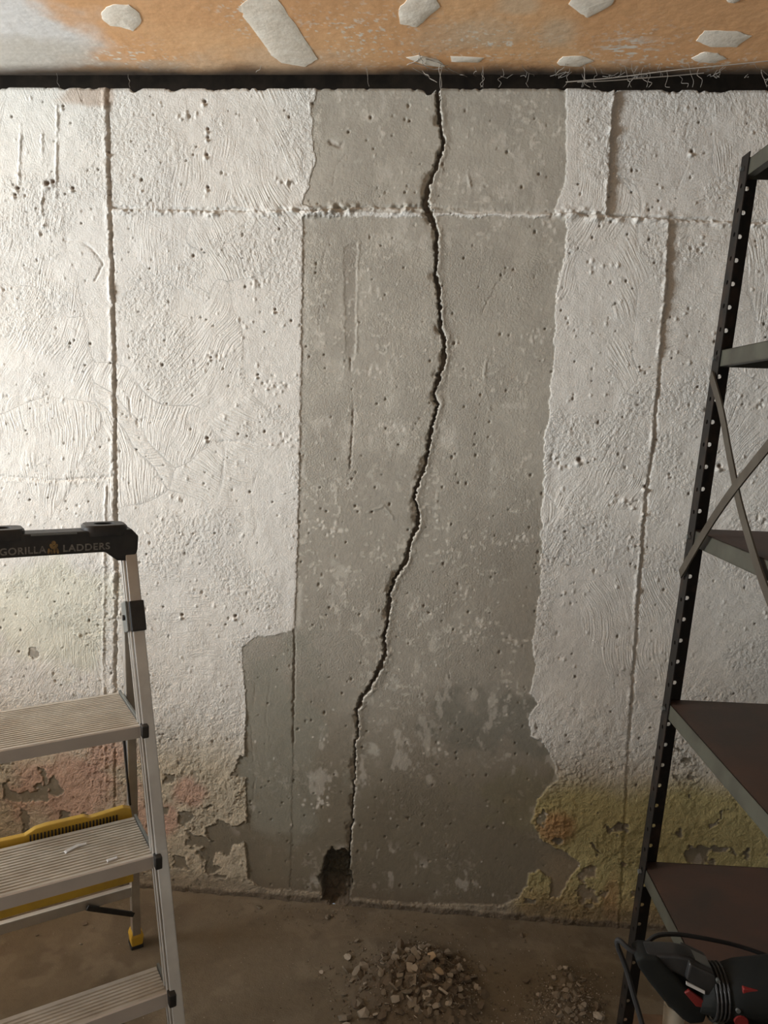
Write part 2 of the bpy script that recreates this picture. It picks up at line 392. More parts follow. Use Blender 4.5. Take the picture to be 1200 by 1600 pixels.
bm_ = sm(-0.0012, 0.0012, bare)
zl = sm(W(600, 1010)[1], W(600, 1180)[1], Z)                # lower, damp part of the wall
Hh -= bm_*(0.0011+0.0012*zl)
Hh += (1-bm_)*np.exp(-np.clip(-bare, 0, 1)/0.006)*0.0022*zl*(0.3+hi)      # lifted edge of flaking paint
# blistered, lumpy paint near the floor
Hh += (1-bm_)*zl*(0.006*(med-0.5)+0.0042*(hi-0.5)+0.0026*(vhi-0.5))
Hh += (1-bm_)*(1-zl)*(0.0030*(med-0.5)+0.0013*(hi-0.5))
stip = sm(0.5, 0.68, fbm(X, Z, 7, 201, 3))
Hh += (1-bm_)*stip*0.0030*(vhi-0.5)
Hh += bm_*(0.0022*(med-0.5)+0.0006*(vhi-0.5))
sel = sm(0.53, 0.66, fbm(X, Z, 11, 211, 3))*sm(-0.05, 0.1, X-W(460, 700)[0]-9*(Z > 9))
# bulge round the rusty blister
bx, bz = W(868, 1288); rb = np.hypot(X-bx, Z-bz)
Hh += 0.010*np.exp(-(rb/0.045)**2)+0.006*np.exp(-(rb/0.05)**2)*(vhi-0.4)

# ---- crack
CRK = [(685, 128, 5), (684, 160, 4.5), (690, 200, 4), (690, 230, 4.5), (681, 260, 4.5), (668, 292, 6), (664, 316, 8), (672, 336, 6.5), (682, 365, 4.5), (681, 400, 4), (680, 430, 3.6), (687, 470, 4),
       (686, 500, 4.4), (693, 530, 4), (693, 558, 3.6), (686, 590, 4.6), (679, 615, 3), (684, 635, 3.6), (676, 660, 4), (670, 690, 4), (665, 720, 4.4), (660, 740, 4), (650, 765, 3.5), (647, 782, 3.2),
       (655, 800, 4), (650, 825, 4.5), (641, 850, 5), (632, 880, 5), (616, 904, 3.6), (608, 930, 4.6), (606, 960, 4.4), (600, 1000, 4), (600, 1025, 4.5), (586, 1060, 4.6), (566, 1090, 4.4), (557, 1110, 4),
       (560, 1135, 2.6), (554, 1165, 2.6), (555, 1200, 2), (552, 1250, 1.8), (549, 1300, 2), (545, 1335, 2.4), (544, 1352, 2.6)]
cp = Wl([(a, b) for a, b, c in CRK]); cw = np.array([c for a, b, c in CRK])*0.00098
cD, cS, cW = poly_dist(X+n1*0.010+n3*0.008, Z+n2*0.01+n4*0.008, cp, cw, 0.06)
lipR = np.where(cS > 0, 1.0, 0.0)
crk = 1-sm(-0.0011, 0.0011, cD-cW)
nearc = np.exp(-(np.clip(cD-cW, 0, 1)/0.012)**2)
Hh += lipR*nearc*0.0030*(1-crk)*sm(W(600, 1300)[1], W(600, 1100)[1], Z)
spall = (1-lipR)*np.exp(-(np.clip(cD-cW, 0, 1)/0.008)**2)*sm(0.52, 0.7, vnoise(X, Z, 30, 301))
Hh -= spall*0.006*(1-crk)
Hh -= crk*(0.030+0.012*vnoise(X, Z, 80, 303))
# secondary hairlines and trowel edges  (points, half width px, depth m)
HAIR = [([(548, 560), (552, 640), (549, 700), (545, 760)], 1.2, 0.004), ([(460, 985), (459, 1060), (458, 1160)], 1.6, 0.005),
        ([(400, 1060), (392, 1130), (398, 1220), (390, 1300)], 1.0, 0.0022), ([(425, 1040), (415, 1120), (430, 1200)], 0.9, 0.002),
        ([(520, 360), (505, 400), (500, 450), (497, 520)], 1.0, 0.0022), ([(485, 415), (475, 440), (473, 470)], 0.9, 0.002),
        ([(602, 410), (590, 440)], 0.9, 0.002), ([(630, 470), (610, 490), (605, 520)], 0.9, 0.002), ([(800, 415), (775, 445), (752, 490)], 1.0, 0.0024),
        ([(488, 640), (505, 680), (530, 705)], 0.9, 0.0022), ([(496, 150), (490, 190), (500, 240)], 0.9, 0.002), ([(540, 240), (525, 260), (520, 290)], 0.8, 0.0018),
        ([(1060, 505), (1075, 490), (1100, 475)], 0.9, 0.0018), ([(1060, 300), (1070, 270), (1082, 240)], 0.9, 0.002), ([(118, 520), (135, 545), (160, 560)], 0.9, 0.002),
        ([(515, 222), (530, 230), (540, 215)], 3.0, 0.004), ([(100, 375), (130, 378), (155, 400), (162, 412), (150, 440)], 1.6, 0.004), ([(200, 620), (205, 650)], 1.2, 0.004),
        ([(215, 655), (218, 690)], 2.0, 0.004), ([(222, 655), (255, 655)], 2.0, 0.003), ([(340, 690), (380, 690), (420, 700)], 2.2, 0.003)]
hair = np.zeros_like(X)
for pts, hw, dep in HAIR:
    D_, _, _ = poly_dist(Xj, Zj, [tuple(v) for v in Wl(pts)], None, 0.02)
    g = np.exp(-(D_/(hw*0.0015))**2)*np.clip(2.4*vnoise(X, Z, 35, 451)-0.35, 0.05, 1.0); Hh -= g*dep*(0.45 if dep < 0.0026 else 0.8); hair = np.maximum(hair, g*(0.5 if dep < 0.0026 else 1.0))
RID = [([(90, 165), (90, 230), (89, 310)], 1.6, 0.0035), ([(67, 210), (68, 285), (66, 340)], 1.8, 0.003), ([(33, 195), (31, 290)], 1.4, 0.003), ([(560, 380), (558, 470), (557, 550)], 1.6, 0.0012),
       ([(166, 760), (164, 900), (162, 1040), (166, 1250)], 2.0, 0.003), ([(730, 262), (735, 290)], 2, 0.002), ([(760, 560), (756, 600), (765, 640)], 1.4, 0.0015), ([(575, 800), (600, 790), (615, 810)], 1.2, 0.0015)]
for pts, hw, dep in RID:
    D_, _, _ = poly_dist(Xj, Zj, [tuple(v) for v in Wl(pts)], None, 0.02); Hh += np.exp(-(D_/(hw*0.0017))**2)*dep*np.clip(2.0*vnoise(X, Z, 45, 453)-0.2, 0.15, 1.1)
# darker filled slot left of the crack
slot = poly_sdf(X, Z, Xj, Zj, Wl([(537, 385), (558, 380), (556, 540), (552, 565), (541, 560), (538, 470)]), 0.02); slot = sm(-0.002, 0.002, slot)
Hh -= slot*0.0010

# ---- hole at the foot of the crack
HOLE = [(505, 1345), (520, 1325), (540, 1330), (548, 1350), (553, 1380), (548, 1408), (520, 1412), (503, 1405), (500, 1375)]
hs = poly_sdf(X, Z, X+n1*0.02+n3*0.01, Z+n2*0.02+n4*0.01, Wl(HOLE)); hole = sm(-0.001, 0.004, hs)
Hh -= hole*(0.040+0.022*(hi-0.5)+0.012*(vhi-0.5))
Hh += np.exp(-(np.clip(-hs, 0, 1)/0.008)**2)*(1-hole)*0.004*(hi-0.3)

# ---- pits and specks
def splat(px, pz, r, dh, colr=None, shape=1.0):
    i0, i1 = int((px-3*r-GX0)/DG), int((px+3*r-GX0)/DG)+2; j0, j1 = int((pz-3*r)/DG), int((pz+3*r)/DG)+2
    if i0 < 1 or j0 < 1 or i1 > nx-1 or j1 > nz-1: return
    xx = X[i0:i1, j0:j1]-px; zz = Z[i0:i1, j0:j1]-pz
    g = np.exp(-((xx/r)**2+(zz/(r*shape))**2)**1.5); Hh[i0:i1, j0:j1] += g*dh
    if colr is not None:
        Cc[i0:i1, j0:j1] = mixc(Cc[i0:i1, j0:j1], colr, np.clip(g*1.4, 0, 1))

# ---- colours (the wall's paint, concrete and stains, plus a painted lit crack edge)
Cc = np.empty(X.shape+(3,), np.float32); Cc[:] = (0.66, 0.64, 0.59)
Cc = mixc(Cc, (0.61, 0.60, 0.565), sm(0.45, 0.65, low)*0.6)
def blob(px, py, rx, ry, p=1.0, nz_=0.5):
    x0, z0 = W(px, py); s = 0.00162
    q = np.hypot((X-x0)/(rx*s), (Z-z0)/(ry*s))+(med-0.5)*nz_*2
    return 1-sm(0.55, 1.1, q)
Cc = mixc(Cc, (0.60, 0.60, 0.47), blob(80, 960, 150, 110)*0.55)
Cc = mixc(Cc, (0.50, 0.435, 0.32), sm(W(600, 1120)[1], W(600, 1230)[1], Z+(low-0.5)*0.12)*0.92)
for q in ((100, 1235, 130, 75), (230, 1290, 40, 70), (295, 1240, 40, 28), (260, 1280, 26, 34), (170, 1180, 60, 40)):
    Cc = mixc(Cc, (0.50, 0.315, 0.24), blob(*q)*0.75)
yr = sm(W(600, 1175)[1], W(600, 1225)[1], Z+(low-0.5)*0.10)*sm(W(800, 1200)[0], W(840, 1200)[0], X)
Cc = mixc(Cc, (0.43, 0.375, 0.165), yr*0.9)
Cc = mixc(Cc, (0.38, 0.27, 0.13), sm(W(600, 1340)[1], W(600, 1400)[1], Z+(low-0.5)*0.05)*yr*0.8)
Cc = mixc(Cc, (0.40, 0.22, 0.10), blob(868, 1295, 38, 36)*0.75)
Cc = mixc(Cc, (0.36, 0.20, 0.09), blob(955, 1400, 16, 60)*0.5)
Cc = mixc(Cc, (0.5, 0.42, 0.27), blob(790, 1150, 1, 1)*0)
# bare concrete
bc = np.empty_like(Cc); bc[:] = (0.385, 0.36, 0.305)
bc = mixc(bc, (0.33, 0.308, 0.26), sm(0.42, 0.62, med)*0.6)
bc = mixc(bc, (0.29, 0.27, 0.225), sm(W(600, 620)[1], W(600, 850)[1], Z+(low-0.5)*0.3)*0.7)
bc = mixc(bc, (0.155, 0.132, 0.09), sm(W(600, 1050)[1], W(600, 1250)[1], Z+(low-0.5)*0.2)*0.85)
bc = mixc(bc, (0.17, 0.165, 0.135), (blob(770, 1130, 110, 60, 1, 0.9)*0.7))
bc = mixc(bc, (0.20, 0.185, 0.115), blob(800, 1260, 90, 70, 1, 0.9)*0.5)
bc = mixc(bc, (0.25, 0.245, 0.20), blob(430, 1150, 90, 190, 1, 0.8)*0.7)
bc = mixc(bc, (0.25, 0.20, 0.13), (1-sm(W(600, 1330)[1]-0.02, W(600, 1290)[1]+0.02, Z))*sm(W(830, 1350)[0], W(870, 1350)[0], X)*0.8)
bc = mixc(bc, (0.24, 0.215, 0.175), slot*0.6)
white = sm(0.60, 0.70, fbm(X, Z*0.55, 44, 401, 4))*sm(0.50, 0.62, fbm(X, Z, 5, 411, 2))
bc = mixc(bc, (0.50, 0.47, 0.41), white*0.5)
fle = sm(0.66, 0.75, fbm(X, Z, 95, 421, 2))*sm(0.50, 0.62, fbm(X, Z, 9, 423, 3))*(1-0.7*zl)
bc = mixc(bc, (0.56, 0.53, 0.46), fle*0.55); Hh += fle*bm_*0.0005
for q in ((630, 378, 22, 12), (765, 372, 10, 8), (530, 515, 10, 8), (560, 518, 8, 6), (655, 520, 9, 8), (700, 430, 10, 12), (520, 811, 12, 15), (800, 634, 26, 4), (628, 690, 6, 22), (610, 600, 5, 38),
          (533, 580, 5, 36), (540, 560, 5, 20), (552, 560, 6, 22), (523, 905, 7, 34), (538, 895, 4, 14), (575, 1060, 16, 45), (605, 1020, 5, 16), (615, 1070, 10, 12), (770, 750, 8, 40), (770, 875, 9, 40), (715, 965, 8, 10), (755, 980, 14, 10), (700, 690, 8, 6), (575, 1170, 18, 12)):
    bc = mixc(bc, (0.50, 0.48, 0.42), blob(*q, 1, 1.6)*0.5*sm(0.35, 0.6, hi))
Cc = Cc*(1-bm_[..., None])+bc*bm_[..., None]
# dust line of pale plaster along the joint inside the patch, fresh right crack edge painted paler as its lit side
Cc = mixc(Cc, (0.60, 0.57, 0.51), ridge(e1+0.004, 0.005)*sm(0.30, 0.5, vnoise(X, Z, 8, 23)+0.1)*bm_*(0.45+0.5*sm(0.3, 0.6, hi)))
Cc = mixc(Cc, (0.58, 0.55, 0.48), lipR*np.exp(-(np.clip(cD-cW, 0, 1)/0.0042)**2)*0.75*sm(0.2, 0.6, vnoise(X, Z, 60, 431)+0.2))
Cc = mixc(Cc, (0.55, 0.53, 0.47), np.exp(-((d2-0.010)/0.007)**2)*(1-top)*bm_*0.55*sm(0.4, 0.6, med)*sm(W(470, 1010)[1]-0.02, W(470, 980)[1], Z))
Cc = mixc(Cc, (0.27, 0.22, 0.165), np.maximum(crk, spall*0.6))
Cc = mixc(Cc, (0.16, 0.12, 0.09), hair*bm_*0.5)
Cc = mixc(Cc, (0.075, 0.065, 0.045), hole)
Cc = mixc(Cc, (0.36, 0.25, 0.15), lm*np.exp(-(e2/0.006)**2)*0.6*sm(0.4, 0.7, med))
Cc = mixc(Cc, (0.42, 0.32, 0.24), blob(130, 152, 42, 18, 1, 0.9)*0.7)
# speckle of pits / blobs
for k in range(2600):
    px = rng.uniform(GX0+.02, GX1-.02); pz = rng.uniform(0.03, ZT-0.02); i, j = int((px-GX0)/DG), int(pz/DG)
    if crk[i, j] > 0.1 or hole[i, j] > 0.1: continue
    r = rng.uniform(0.0014, 0.0032)
    if rng.random() < 0.4: splat(px, pz, r, -rng.uniform(0.002, 0.006), (0.22, 0.19, 0.15) if rng.random() < 0.5 else None, rng.uniform(0.6, 1.6))
    elif bm_[i, j] > 0.5 and (zl[i, j] > 0.4 and rng.random() < 0.8): continue
    elif bm_[i, j] > 0.5: splat(px, pz, r*0.9, rng.uniform(0.0005, 0.0015), (0.52, 0.49, 0.43), rng.uniform(0.5, 1.8))
    else: splat(px, pz, r*1.2, rng.uniform(0.001, 0.003), None, rng.uniform(0.5, 1.8))
for k in range(46):                                          # rough clusters
    cxx = rng.uniform(GX0+.05, GX1-.05); czz = rng.uniform(0.3, ZT-0.05)
    for q in range(int(rng.integers(6, 18))):
        px, pz = cxx+rng.normal(0, 0.018), czz+rng.normal(0, 0.010)
        if not (GX0+.03 < px < GX1-.03 and 0.03 < pz < ZT-.03): continue
        i, j = int((px-GX0)/DG), int(pz/DG)
        if crk[i, j] > 0.1: continue
        splat(px, pz, rng.uniform(0.0025, 0.005), rng.uniform(-0.004, 0.0035)*(0.35 if bm_[i, j] > 0.5 else 1), (0.5, 0.47, 0.41) if bm_[i, j] > 0.5 else None, rng.uniform(0.5, 1.6))
for a, b, r in ((320, 160, 4), (325, 203, 3.4), (325, 216, 3), (323, 243, 4), (325, 294, 3.4), (75, 289, 7), (84, 286, 6), (29, 296, 5), (25, 306, 4), (115, 296, 4), (100, 168, 3), (324, 686, 4), (1008, 762, 4), (368, 964, 4), (285, 962, 4),
                (1083, 236, 4), (170, 240, 3), (1125, 730, 5), (905, 720, 6), (1000, 575, 2.4), (330, 560, 2.6), (403, 587, 2.6), (430, 485, 3)):
    x0, z0 = W(a, b); splat(x0, z0+0.003, r*0.00095, -0.008, (0.22, 0.17, 0.13)); splat(x0-0.003, z0-0.006, r*0.0012, 0.005)
# dirty concrete foot strip along the floor
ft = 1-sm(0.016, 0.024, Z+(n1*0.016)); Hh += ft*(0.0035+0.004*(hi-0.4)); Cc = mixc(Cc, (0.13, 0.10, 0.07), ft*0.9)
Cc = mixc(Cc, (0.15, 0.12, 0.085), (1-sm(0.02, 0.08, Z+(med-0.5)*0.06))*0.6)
# chipped top edge
chip = np.clip(0.010*(fbm(gx, gx*0, 40, 501, 3)-0.55)*3, 0, 0.012)+0.016*np.exp(-((gx-W(671, 140)[0])/0.012)**2)*1.0
Z2 = Z.copy(); kz = 8; Z2[:, -kz:] -= chip[:, None]*np.linspace(0.0, 1, kz)[None, :]
Hh[:, -4:] -= np.linspace(0, 0.004, 4)[None, :]

# ---- brush-stroke direction patches
ns = 120; sx = rng.uniform(GX0, GX1, ns); sz = rng.uniform(0, ZT, ns); ang = rng.choice([1.4, 1.15, 0.9, 1.6, 0.2, -0.25, 1.75, 2.1, 1.3], ns)+rng.normal(0, 0.12, ns); stg = rng.uniform(0.05, 1.0, ns)
bd = np.full(X.shape, 9.0); bi = np.zeros(X.shape, int)
Xv = X+(low-0.5)*0.35; Zv = Z+(fbm(X, Z, 3.5, 601, 2)-0.5)*0.35
b2 = np.full(X.shape, 9.0)
for k in range(ns):
    dd = np.hypot(Xv-sx[k], (Zv-sz[k])*0.7); m_ = dd < bd; b2 = np.where(m_, bd, np.minimum(b2, dd)); bd[m_] = dd[m_]; bi[m_] = k
edge = 0.55+0.45*sm(0.001, 0.014, b2-bd)
TX = np.zeros(X.shape+(4,), np.float32); av = ang[bi]
TX[..., 0] = np.cos(av); TX[..., 1] = np.sin(av)
TX[..., 2] = edge*((1-bm_)*(1-zl*0.9)*stg[bi]**1.5*0.50*(0.4+sm(0.35, 0.6, fbm(X, Z, 16, 607, 2)))+bm_*0.05)
TX[..., 3] = (1-bm_)*(0.30+0.35*stip+0.6*zl)+bm_*(0.16+0.22*sm(0.5, 0.65, fbm(X, Z, 6, 611, 2)))

# ---- panel ids per cell
def cellc(a): return 0.25*(a[:-1, :-1]+a[1:, :-1]+a[:-1, 1:]+a[1:, 1:])
c1, c2, c3, c4, f1, f2 = map(cellc, (d1, d2, d3, d4, e1, e2))
ids = np.full((nx-1, nz-1), 5)
ids[c2 < 0] = 4; ids[c4 >= 0] = 6
ids[f1 > 0] = 2; ids[(f1 > 0) & (c3 >= 0)] = 3
ids[(c1 < 0)] = 1; ids[(c1 < 0) & (f2 > 0)] = 0
sub = (cellc(bare_main) > 0)
ids2 = ids+np.where(sub, 10, 0)
ids2[cellc(hole) > 0.5] = 31; ids2[cellc(crk) > 0.4] = 30

# extra back row so that the top of the wall has depth
Xa = np.concatenate([X, X[:, -1:]], 1); Za = np.concatenate([Z2, Z2[:, -1:]+0.001], 1); Ha = np.concatenate([Hh, np.full((nx, 1), -0.07)], 1)
Ca = np.concatenate([Cc, Cc[:, -1:]], 1); Ta = np.concatenate([TX, TX[:, -1:]], 1); ids2 = np.concatenate([ids2, ids2[:, -1:]], 1)
P = np.stack([Xa, -Ha, Za], -1).reshape(-1, 3).astype(np.float32); Cf = np.concatenate([Ca, np.ones(Ca.shape[:2]+(1,), np.float32)], -1).reshape(-1, 4); Tf = Ta.reshape(-1, 4)
NZ = nz+1
ii, jj = np.meshgrid(np.arange(nx-1), np.arange(NZ-1), indexing='ij')
Q = np.stack([ii*NZ+jj, (ii+1)*NZ+jj, (ii+1)*NZ+jj+1, ii*NZ+jj+1], -1)

def np_mesh(name, P, Q, Cf, Tf, mat):
    u, inv = np.unique(Q.reshape(-1), return_inverse=True)
    me = bpy.data.meshes.new(name); nq = len(Q); me.vertices.add(len(u)); me.loops.add(nq*4); me.polygons.add(nq)
    me.vertices.foreach_set('co', P[u].astype(np.float32).reshape(-1))
    me.loops.foreach_set('vertex_index', inv.astype(np.int32)); me.polygons.foreach_set('loop_start', np.arange(0, nq*4, 4, dtype=np.int32))
    me.polygons.foreach_set('use_smooth', np.ones(nq, bool))
    me.update(calc_edges=True)
    for nm, arr in (('Col', Cf), ('Tex', Tf)):
        a = me.color_attributes.new(nm, 'FLOAT_COLOR', 'POINT'); a.data.foreach_set('color', arr[u].astype(np.float32).reshape(-1))
    me.materials.append(mat); return me

bk = MB()
bk.box(((XL+XR)/2, 0.19, ZT/2), (XR-XL, 0.24, ZT)).box(((XL+GX0)/2, 0.035, ZT/2), (GX0-XL, 0.07, ZT)).box(((XR+GX1)/2, 0.038, ZT/2), (XR-GX1, 0.064, ZT))
wall = tag(bk.build('wall_back', M['wall_plain']), 'cracked basement wall of painted poured concrete', kind='structure')
PN = {0: 'tall white painted form panel at the upper left', 1: 'pale painted form panel behind the stepladder', 2: 'wide painted panel along the top of the wall', 3: 'rough recessed panel at the upper right',
      4: 'white brush-marked panel left of the grey patch', 5: 'large middle panel with bare grey concrete', 6: 'painted panel behind the shelving rack'}
panels = {}
for k in range(7):
    panels[k] = tag(link('form_panel', np_mesh('form_panel', P, Q[ids2 == k], Cf, Tf, M['wall']), wall), PN[k])
for k in (2, 4, 5):
    q = Q[ids2 == k+10]
    if len(q): tag(link('bare_concrete', np_mesh('bare_concrete', P, q, Cf, Tf, M['wall']), panels[k]), 'scraped bare grey concrete beside the crack')
rest = [k+10 for k in (0, 1, 3, 6) if (ids2 == k+10).any()]
for k in rest: link('bare_concrete', np_mesh('bare_concrete', P, Q[ids2 == k], Cf, Tf, M['wall']), panels[k-10])
tag(link('crack', np_mesh('crack', P, Q[ids2 == 30], Cf, Tf, M['wall']), wall), 'long jagged crack running from ceiling to floor')
tag(link('wall_hole', np_mesh('wall_hole', P, Q[ids2 == 31], Cf, Tf, M['wall']), wall), 'dark broken-out hole at the foot of the crack')

# ------------------------------------------------------------------ floor
def grid_obj(name, x0, x1, y0, y1, d, zf, cf, tf, mat, outer):
    mx = int((x1-x0)/d)+1; my = int((y1-y0)/d)+1
    A, B = np.meshgrid(np.linspace(x0, x1, mx), np.linspace(y0, y1, my), indexing='ij')
    Pz = zf(A, B); c = cf(A, B); t = tf(A, B)
    V = np.stack([A, B, Pz], -1).reshape(-1, 3)
    i, j = np.meshgrid(np.arange(mx-1), np.arange(my-1), indexing='ij')
    q = np.stack([i*my+j, (i+1)*my+j, (i+1)*my+j+1, i*my+j+1], -1).reshape(-1, 4)
    o = len(V); X0, X1, Y0, Y1 = outer; zb = float(np.median(Pz))
    ring = [(X0, Y0), (X1, Y0), (X1, Y1), (X0, Y1), (x0, y0), (x1, y0), (x1, y1), (x0, y1)]
    V = np.concatenate([V, np.array([(a, b, zb) for a, b in ring])]); base = c.reshape(-1, 4).mean(0)
    c = np.concatenate([c.reshape(-1, 4), np.tile(base, (8, 1))]); t = np.concatenate([t.reshape(-1, 4), np.tile(t.reshape(-1, 4).mean(0), (8, 1))])
    q = np.concatenate([q, np.array([(0, 1, 5, 4), (1, 2, 6, 5), (2, 3, 7, 6), (3, 0, 4, 7)])+o])
    return link(name, np_mesh(name, V, q, c, t, mat))
def mound(A, B):
    h = np.zeros_like(A)
    for (px, py, r, a) in ((660, 1530, 0.085, 0.030), (640, 1560, 0.10, 0.028), (700, 1590, 0.07, 0.022), (590, 1545, 0.06, 0.012), (900, 1570, 0.05, 0.014), (870, 1590, 0.06, 0.014), (885, 1525, 0.03, 0.008)):
        x0, y0 = Fl(px, py); h = h+a*np.exp(-(((A-x0)**2+(B-y0)**2)/r**2))
    return h
def fz(A, B): return 0.006*(fbm(A, B, 4, 701, 3)-0.5)+0.0016*(fbm(A, B, 40, 711, 3)-0.5)+0.0012*(fbm(A, B, 160, 721, 2)-0.5)+mound(A, B)*(0.8+0.7*fbm(A, B, 70, 731, 2))+0.004*np.exp(-((B-0.0)/0.015)**2)-0.001
def rgba(c): return np.concatenate([c, np.ones(c.shape[:2]+(1,))], -1)
def fc(A, B):
    c = np.empty(A.shape+(3,)); c[:] = (0.165, 0.136, 0.094)
    c = mixc(c, (0.135, 0.110, 0.076), sm(0.42, 0.62, fbm(A, B, 6, 741, 4)))
    c = mixc(c, (0.205, 0.172, 0.124), sm(0.55, 0.7, fbm(A, B, 18, 751, 3))*0.6)
    c = mixc(c, (0.12, 0.096, 0.07), np.clip(mound(A, B)/0.02, 0, 1)*0.7)
    return rgba(c)
def ft_(A, B):
    t = np.zeros(A.shape+(4,)); t[..., 0] = 1; t[..., 3] = 0.8; return t
floor = tag(grid_obj('floor', -1.35, 1.0, -0.75, 0.0, 0.0042, fz, fc, ft_, M['floor'], (XL, XR, YF, 0.0)), 'dusty brown-grey concrete floor', kind='structure')

# ------------------------------------------------------------------ ceiling and rest of the room
def cpx(A, B):                                               # layout coordinates of the ceiling's stains
    return A, B
def cz(A, B): return np.full(A.shape, HC)+0.0012*(fbm(A, B, 6, 801, 2)-0.5)+0.001*(fbm(A, B, 60, 803, 3)-0.5)
def cc(A, B):
    c = np.empty(A.shape+(3,)); c[:] = (0.83, 0.505, 0.26)
    c = mixc(c, (0.77, 0.435, 0.21), sm(0.4, 0.65, fbm(A, B, 5, 811, 3)))
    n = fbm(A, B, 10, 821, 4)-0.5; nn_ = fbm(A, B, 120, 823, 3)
    def el(px, py, rx, ry, col, s, soft=0.5, nz_=0.6):
        nonlocal c
        x0, y0 = Cl(px, py); xr = abs(Cl(px+rx, py)[0]-x0); yr_ = abs(Cl(px, py+ry)[1]-y0)
        q = np.hypot((A-x0)/xr, (B-y0)/yr_)+n*nz_*2
        c = mixc(c, col, (1-sm(1-soft, 1+soft, q))*s)
    Wt = (0.78, 0.77, 0.75)
    el(-40, 40, 170, 75, Wt, 1.0, 0.35, 0.5); el(40, 90, 130, 25, (0.60, 0.56, 0.49), 0.8, 0.4, 0.6)
    el(160, 100, 60, 10, (0.58, 0.54, 0.48), 0.6, 0.4, 1.2); el(250, 103, 35, 9, (0.5, 0.44, 0.36), 0.5, 0.3, 0.6)
    el(430, 95, 120, 22, (0.68, 0.54, 0.39), 0.5, 0.5, 0.8); el(870, 52, 28, 20, (0.72, 0.56, 0.39), 0.7, 0.5, 0.4); el(812, 8, 28, 14, (0.72, 0.57, 0.4), 0.6, 0.5, 0.4)
    el(760, 55, 50, 20, (0.70, 0.54, 0.37), 0.5, 0.5, 0.9); el(700, 60, 60, 20, (0.70, 0.54, 0.37), 0.4, 0.5, 0.9)
    sp = sm(0.66, 0.72, nn_)                                  # flecks of spattered compound
    for q in ((560, 60, 100, 45), (380, 20, 40, 40), (990, 75, 70, 28), (760, 70, 90, 26), (1080, 105, 150, 18), (190, 90, 90, 20)):
        x0, y0 = Cl(q[0], q[1]); xr = abs(Cl(q[0]+q[2], q[1])[0]-x0); yr_ = abs(Cl(q[0], q[1]+q[3])[1]-y0)
        g = np.exp(-((A-x0)/xr)**2-((B-y0)/yr_)**2); c = mixc(c, (0.82, 0.77, 0.68), sp*g)
    x0, y0 = Cl(978, 78); st = sm(0.50, 0.60, fbm((A+B*0.6)*0.5, B*1.6, 60, 831, 3))*np.exp(-((A-x0)/0.05)**2-((B-y0)/0.045)**2)
    c = mixc(c, (0.80, 0.75, 0.67), np.clip(st*1.6, 0, 1))
    c = mixc(c, (0.085, 0.066, 0.05), sm(-0.062, 0.018, B+n*0.05))      # edge grime, darkened further to paint in the soft shade there
    return rgba(c)
def ct(A, B):
    t = np.zeros(A.shape+(4,)); t[..., 0] = 1; t[..., 3] = 0.4; return t
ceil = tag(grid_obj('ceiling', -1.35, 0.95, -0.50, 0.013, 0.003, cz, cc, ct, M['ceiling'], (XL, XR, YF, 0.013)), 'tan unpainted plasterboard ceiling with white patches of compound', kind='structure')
def extrude_patch(name, pts, parent, mat, z, th, seed):
    r = random.Random(seed); P2 = []
    n = len(pts)
    for i in range(n):
        a, b = Vector(pts[i]), Vector(pts[(i+1) % n])
        for k in range(4): P2.append(a.lerp(b, k/4)+Vector((r.uniform(-1, 1), r.uniform(-1, 1)))*0.0014)
    c = sum(P2, Vector((0, 0)))/len(P2); m = len(P2)
    vs = [(q.x, q.y, z+0.002) for q in P2]+[(q.x, q.y, z-th*0.35) for q in P2]+[((q*0.8+c*0.2).x, (q*0.8+c*0.2).y, z-th) for q in P2]+[(c.x, c.y, z-th*1.15)]
    fs = [(i, (i+1) % m, m+(i+1) % m, m+i) for i in range(m)]+[(m+i, m+(i+1) % m, 2*m+(i+1) % m, 2*m+i) for i in range(m)]+[(2*m+i, 2*m+(i+1) % m, 3*m) for i in range(m)]
    return MB().add(vs, fs).build(name, mat, parent, smooth=True)
PATCH = [[(157, 22), (166, 11), (180, 6), (202, 8), (218, 20), (221, 35), (208, 48), (190, 42), (172, 40), (160, 30)], [(376, 8), (390, -4), (432, -4), (470, 50), (497, 92), (476, 104), (440, 98), (424, 86), (415, 72), (380, 25)],
         [(622, 15), (640, -5), (680, -5), (688, 10), (660, 35), (650, 42), (625, 37)], [(889, 6), (895, -5), (962, -5), (955, 8), (918, 27), (905, 20)], [(1088, 64), (1100, 48), (1150, 48), (1174, 56), (1150, 73), (1110, 73)],
         [(1080, 90), (1100, 81), (1122, 83), (1135, 92), (1110, 98), (1085, 95)], [(870, 98), (880, 88), (910, 87), (929, 95), (905, 104), (875, 102)], [(635, 90), (655, 86), (685, 93), (696, 105), (665, 102)], [(704, 87), (756, 90), (750, 97), (706, 96)], [(1130, -5), (1162, -5), (1150, 4), (1138, 3)]]
for k, q in enumerate(PATCH): extrude_patch('compound_patch', [Cl(*v) for v in q], ceil, M['compound'], HC, 0.0022, k)

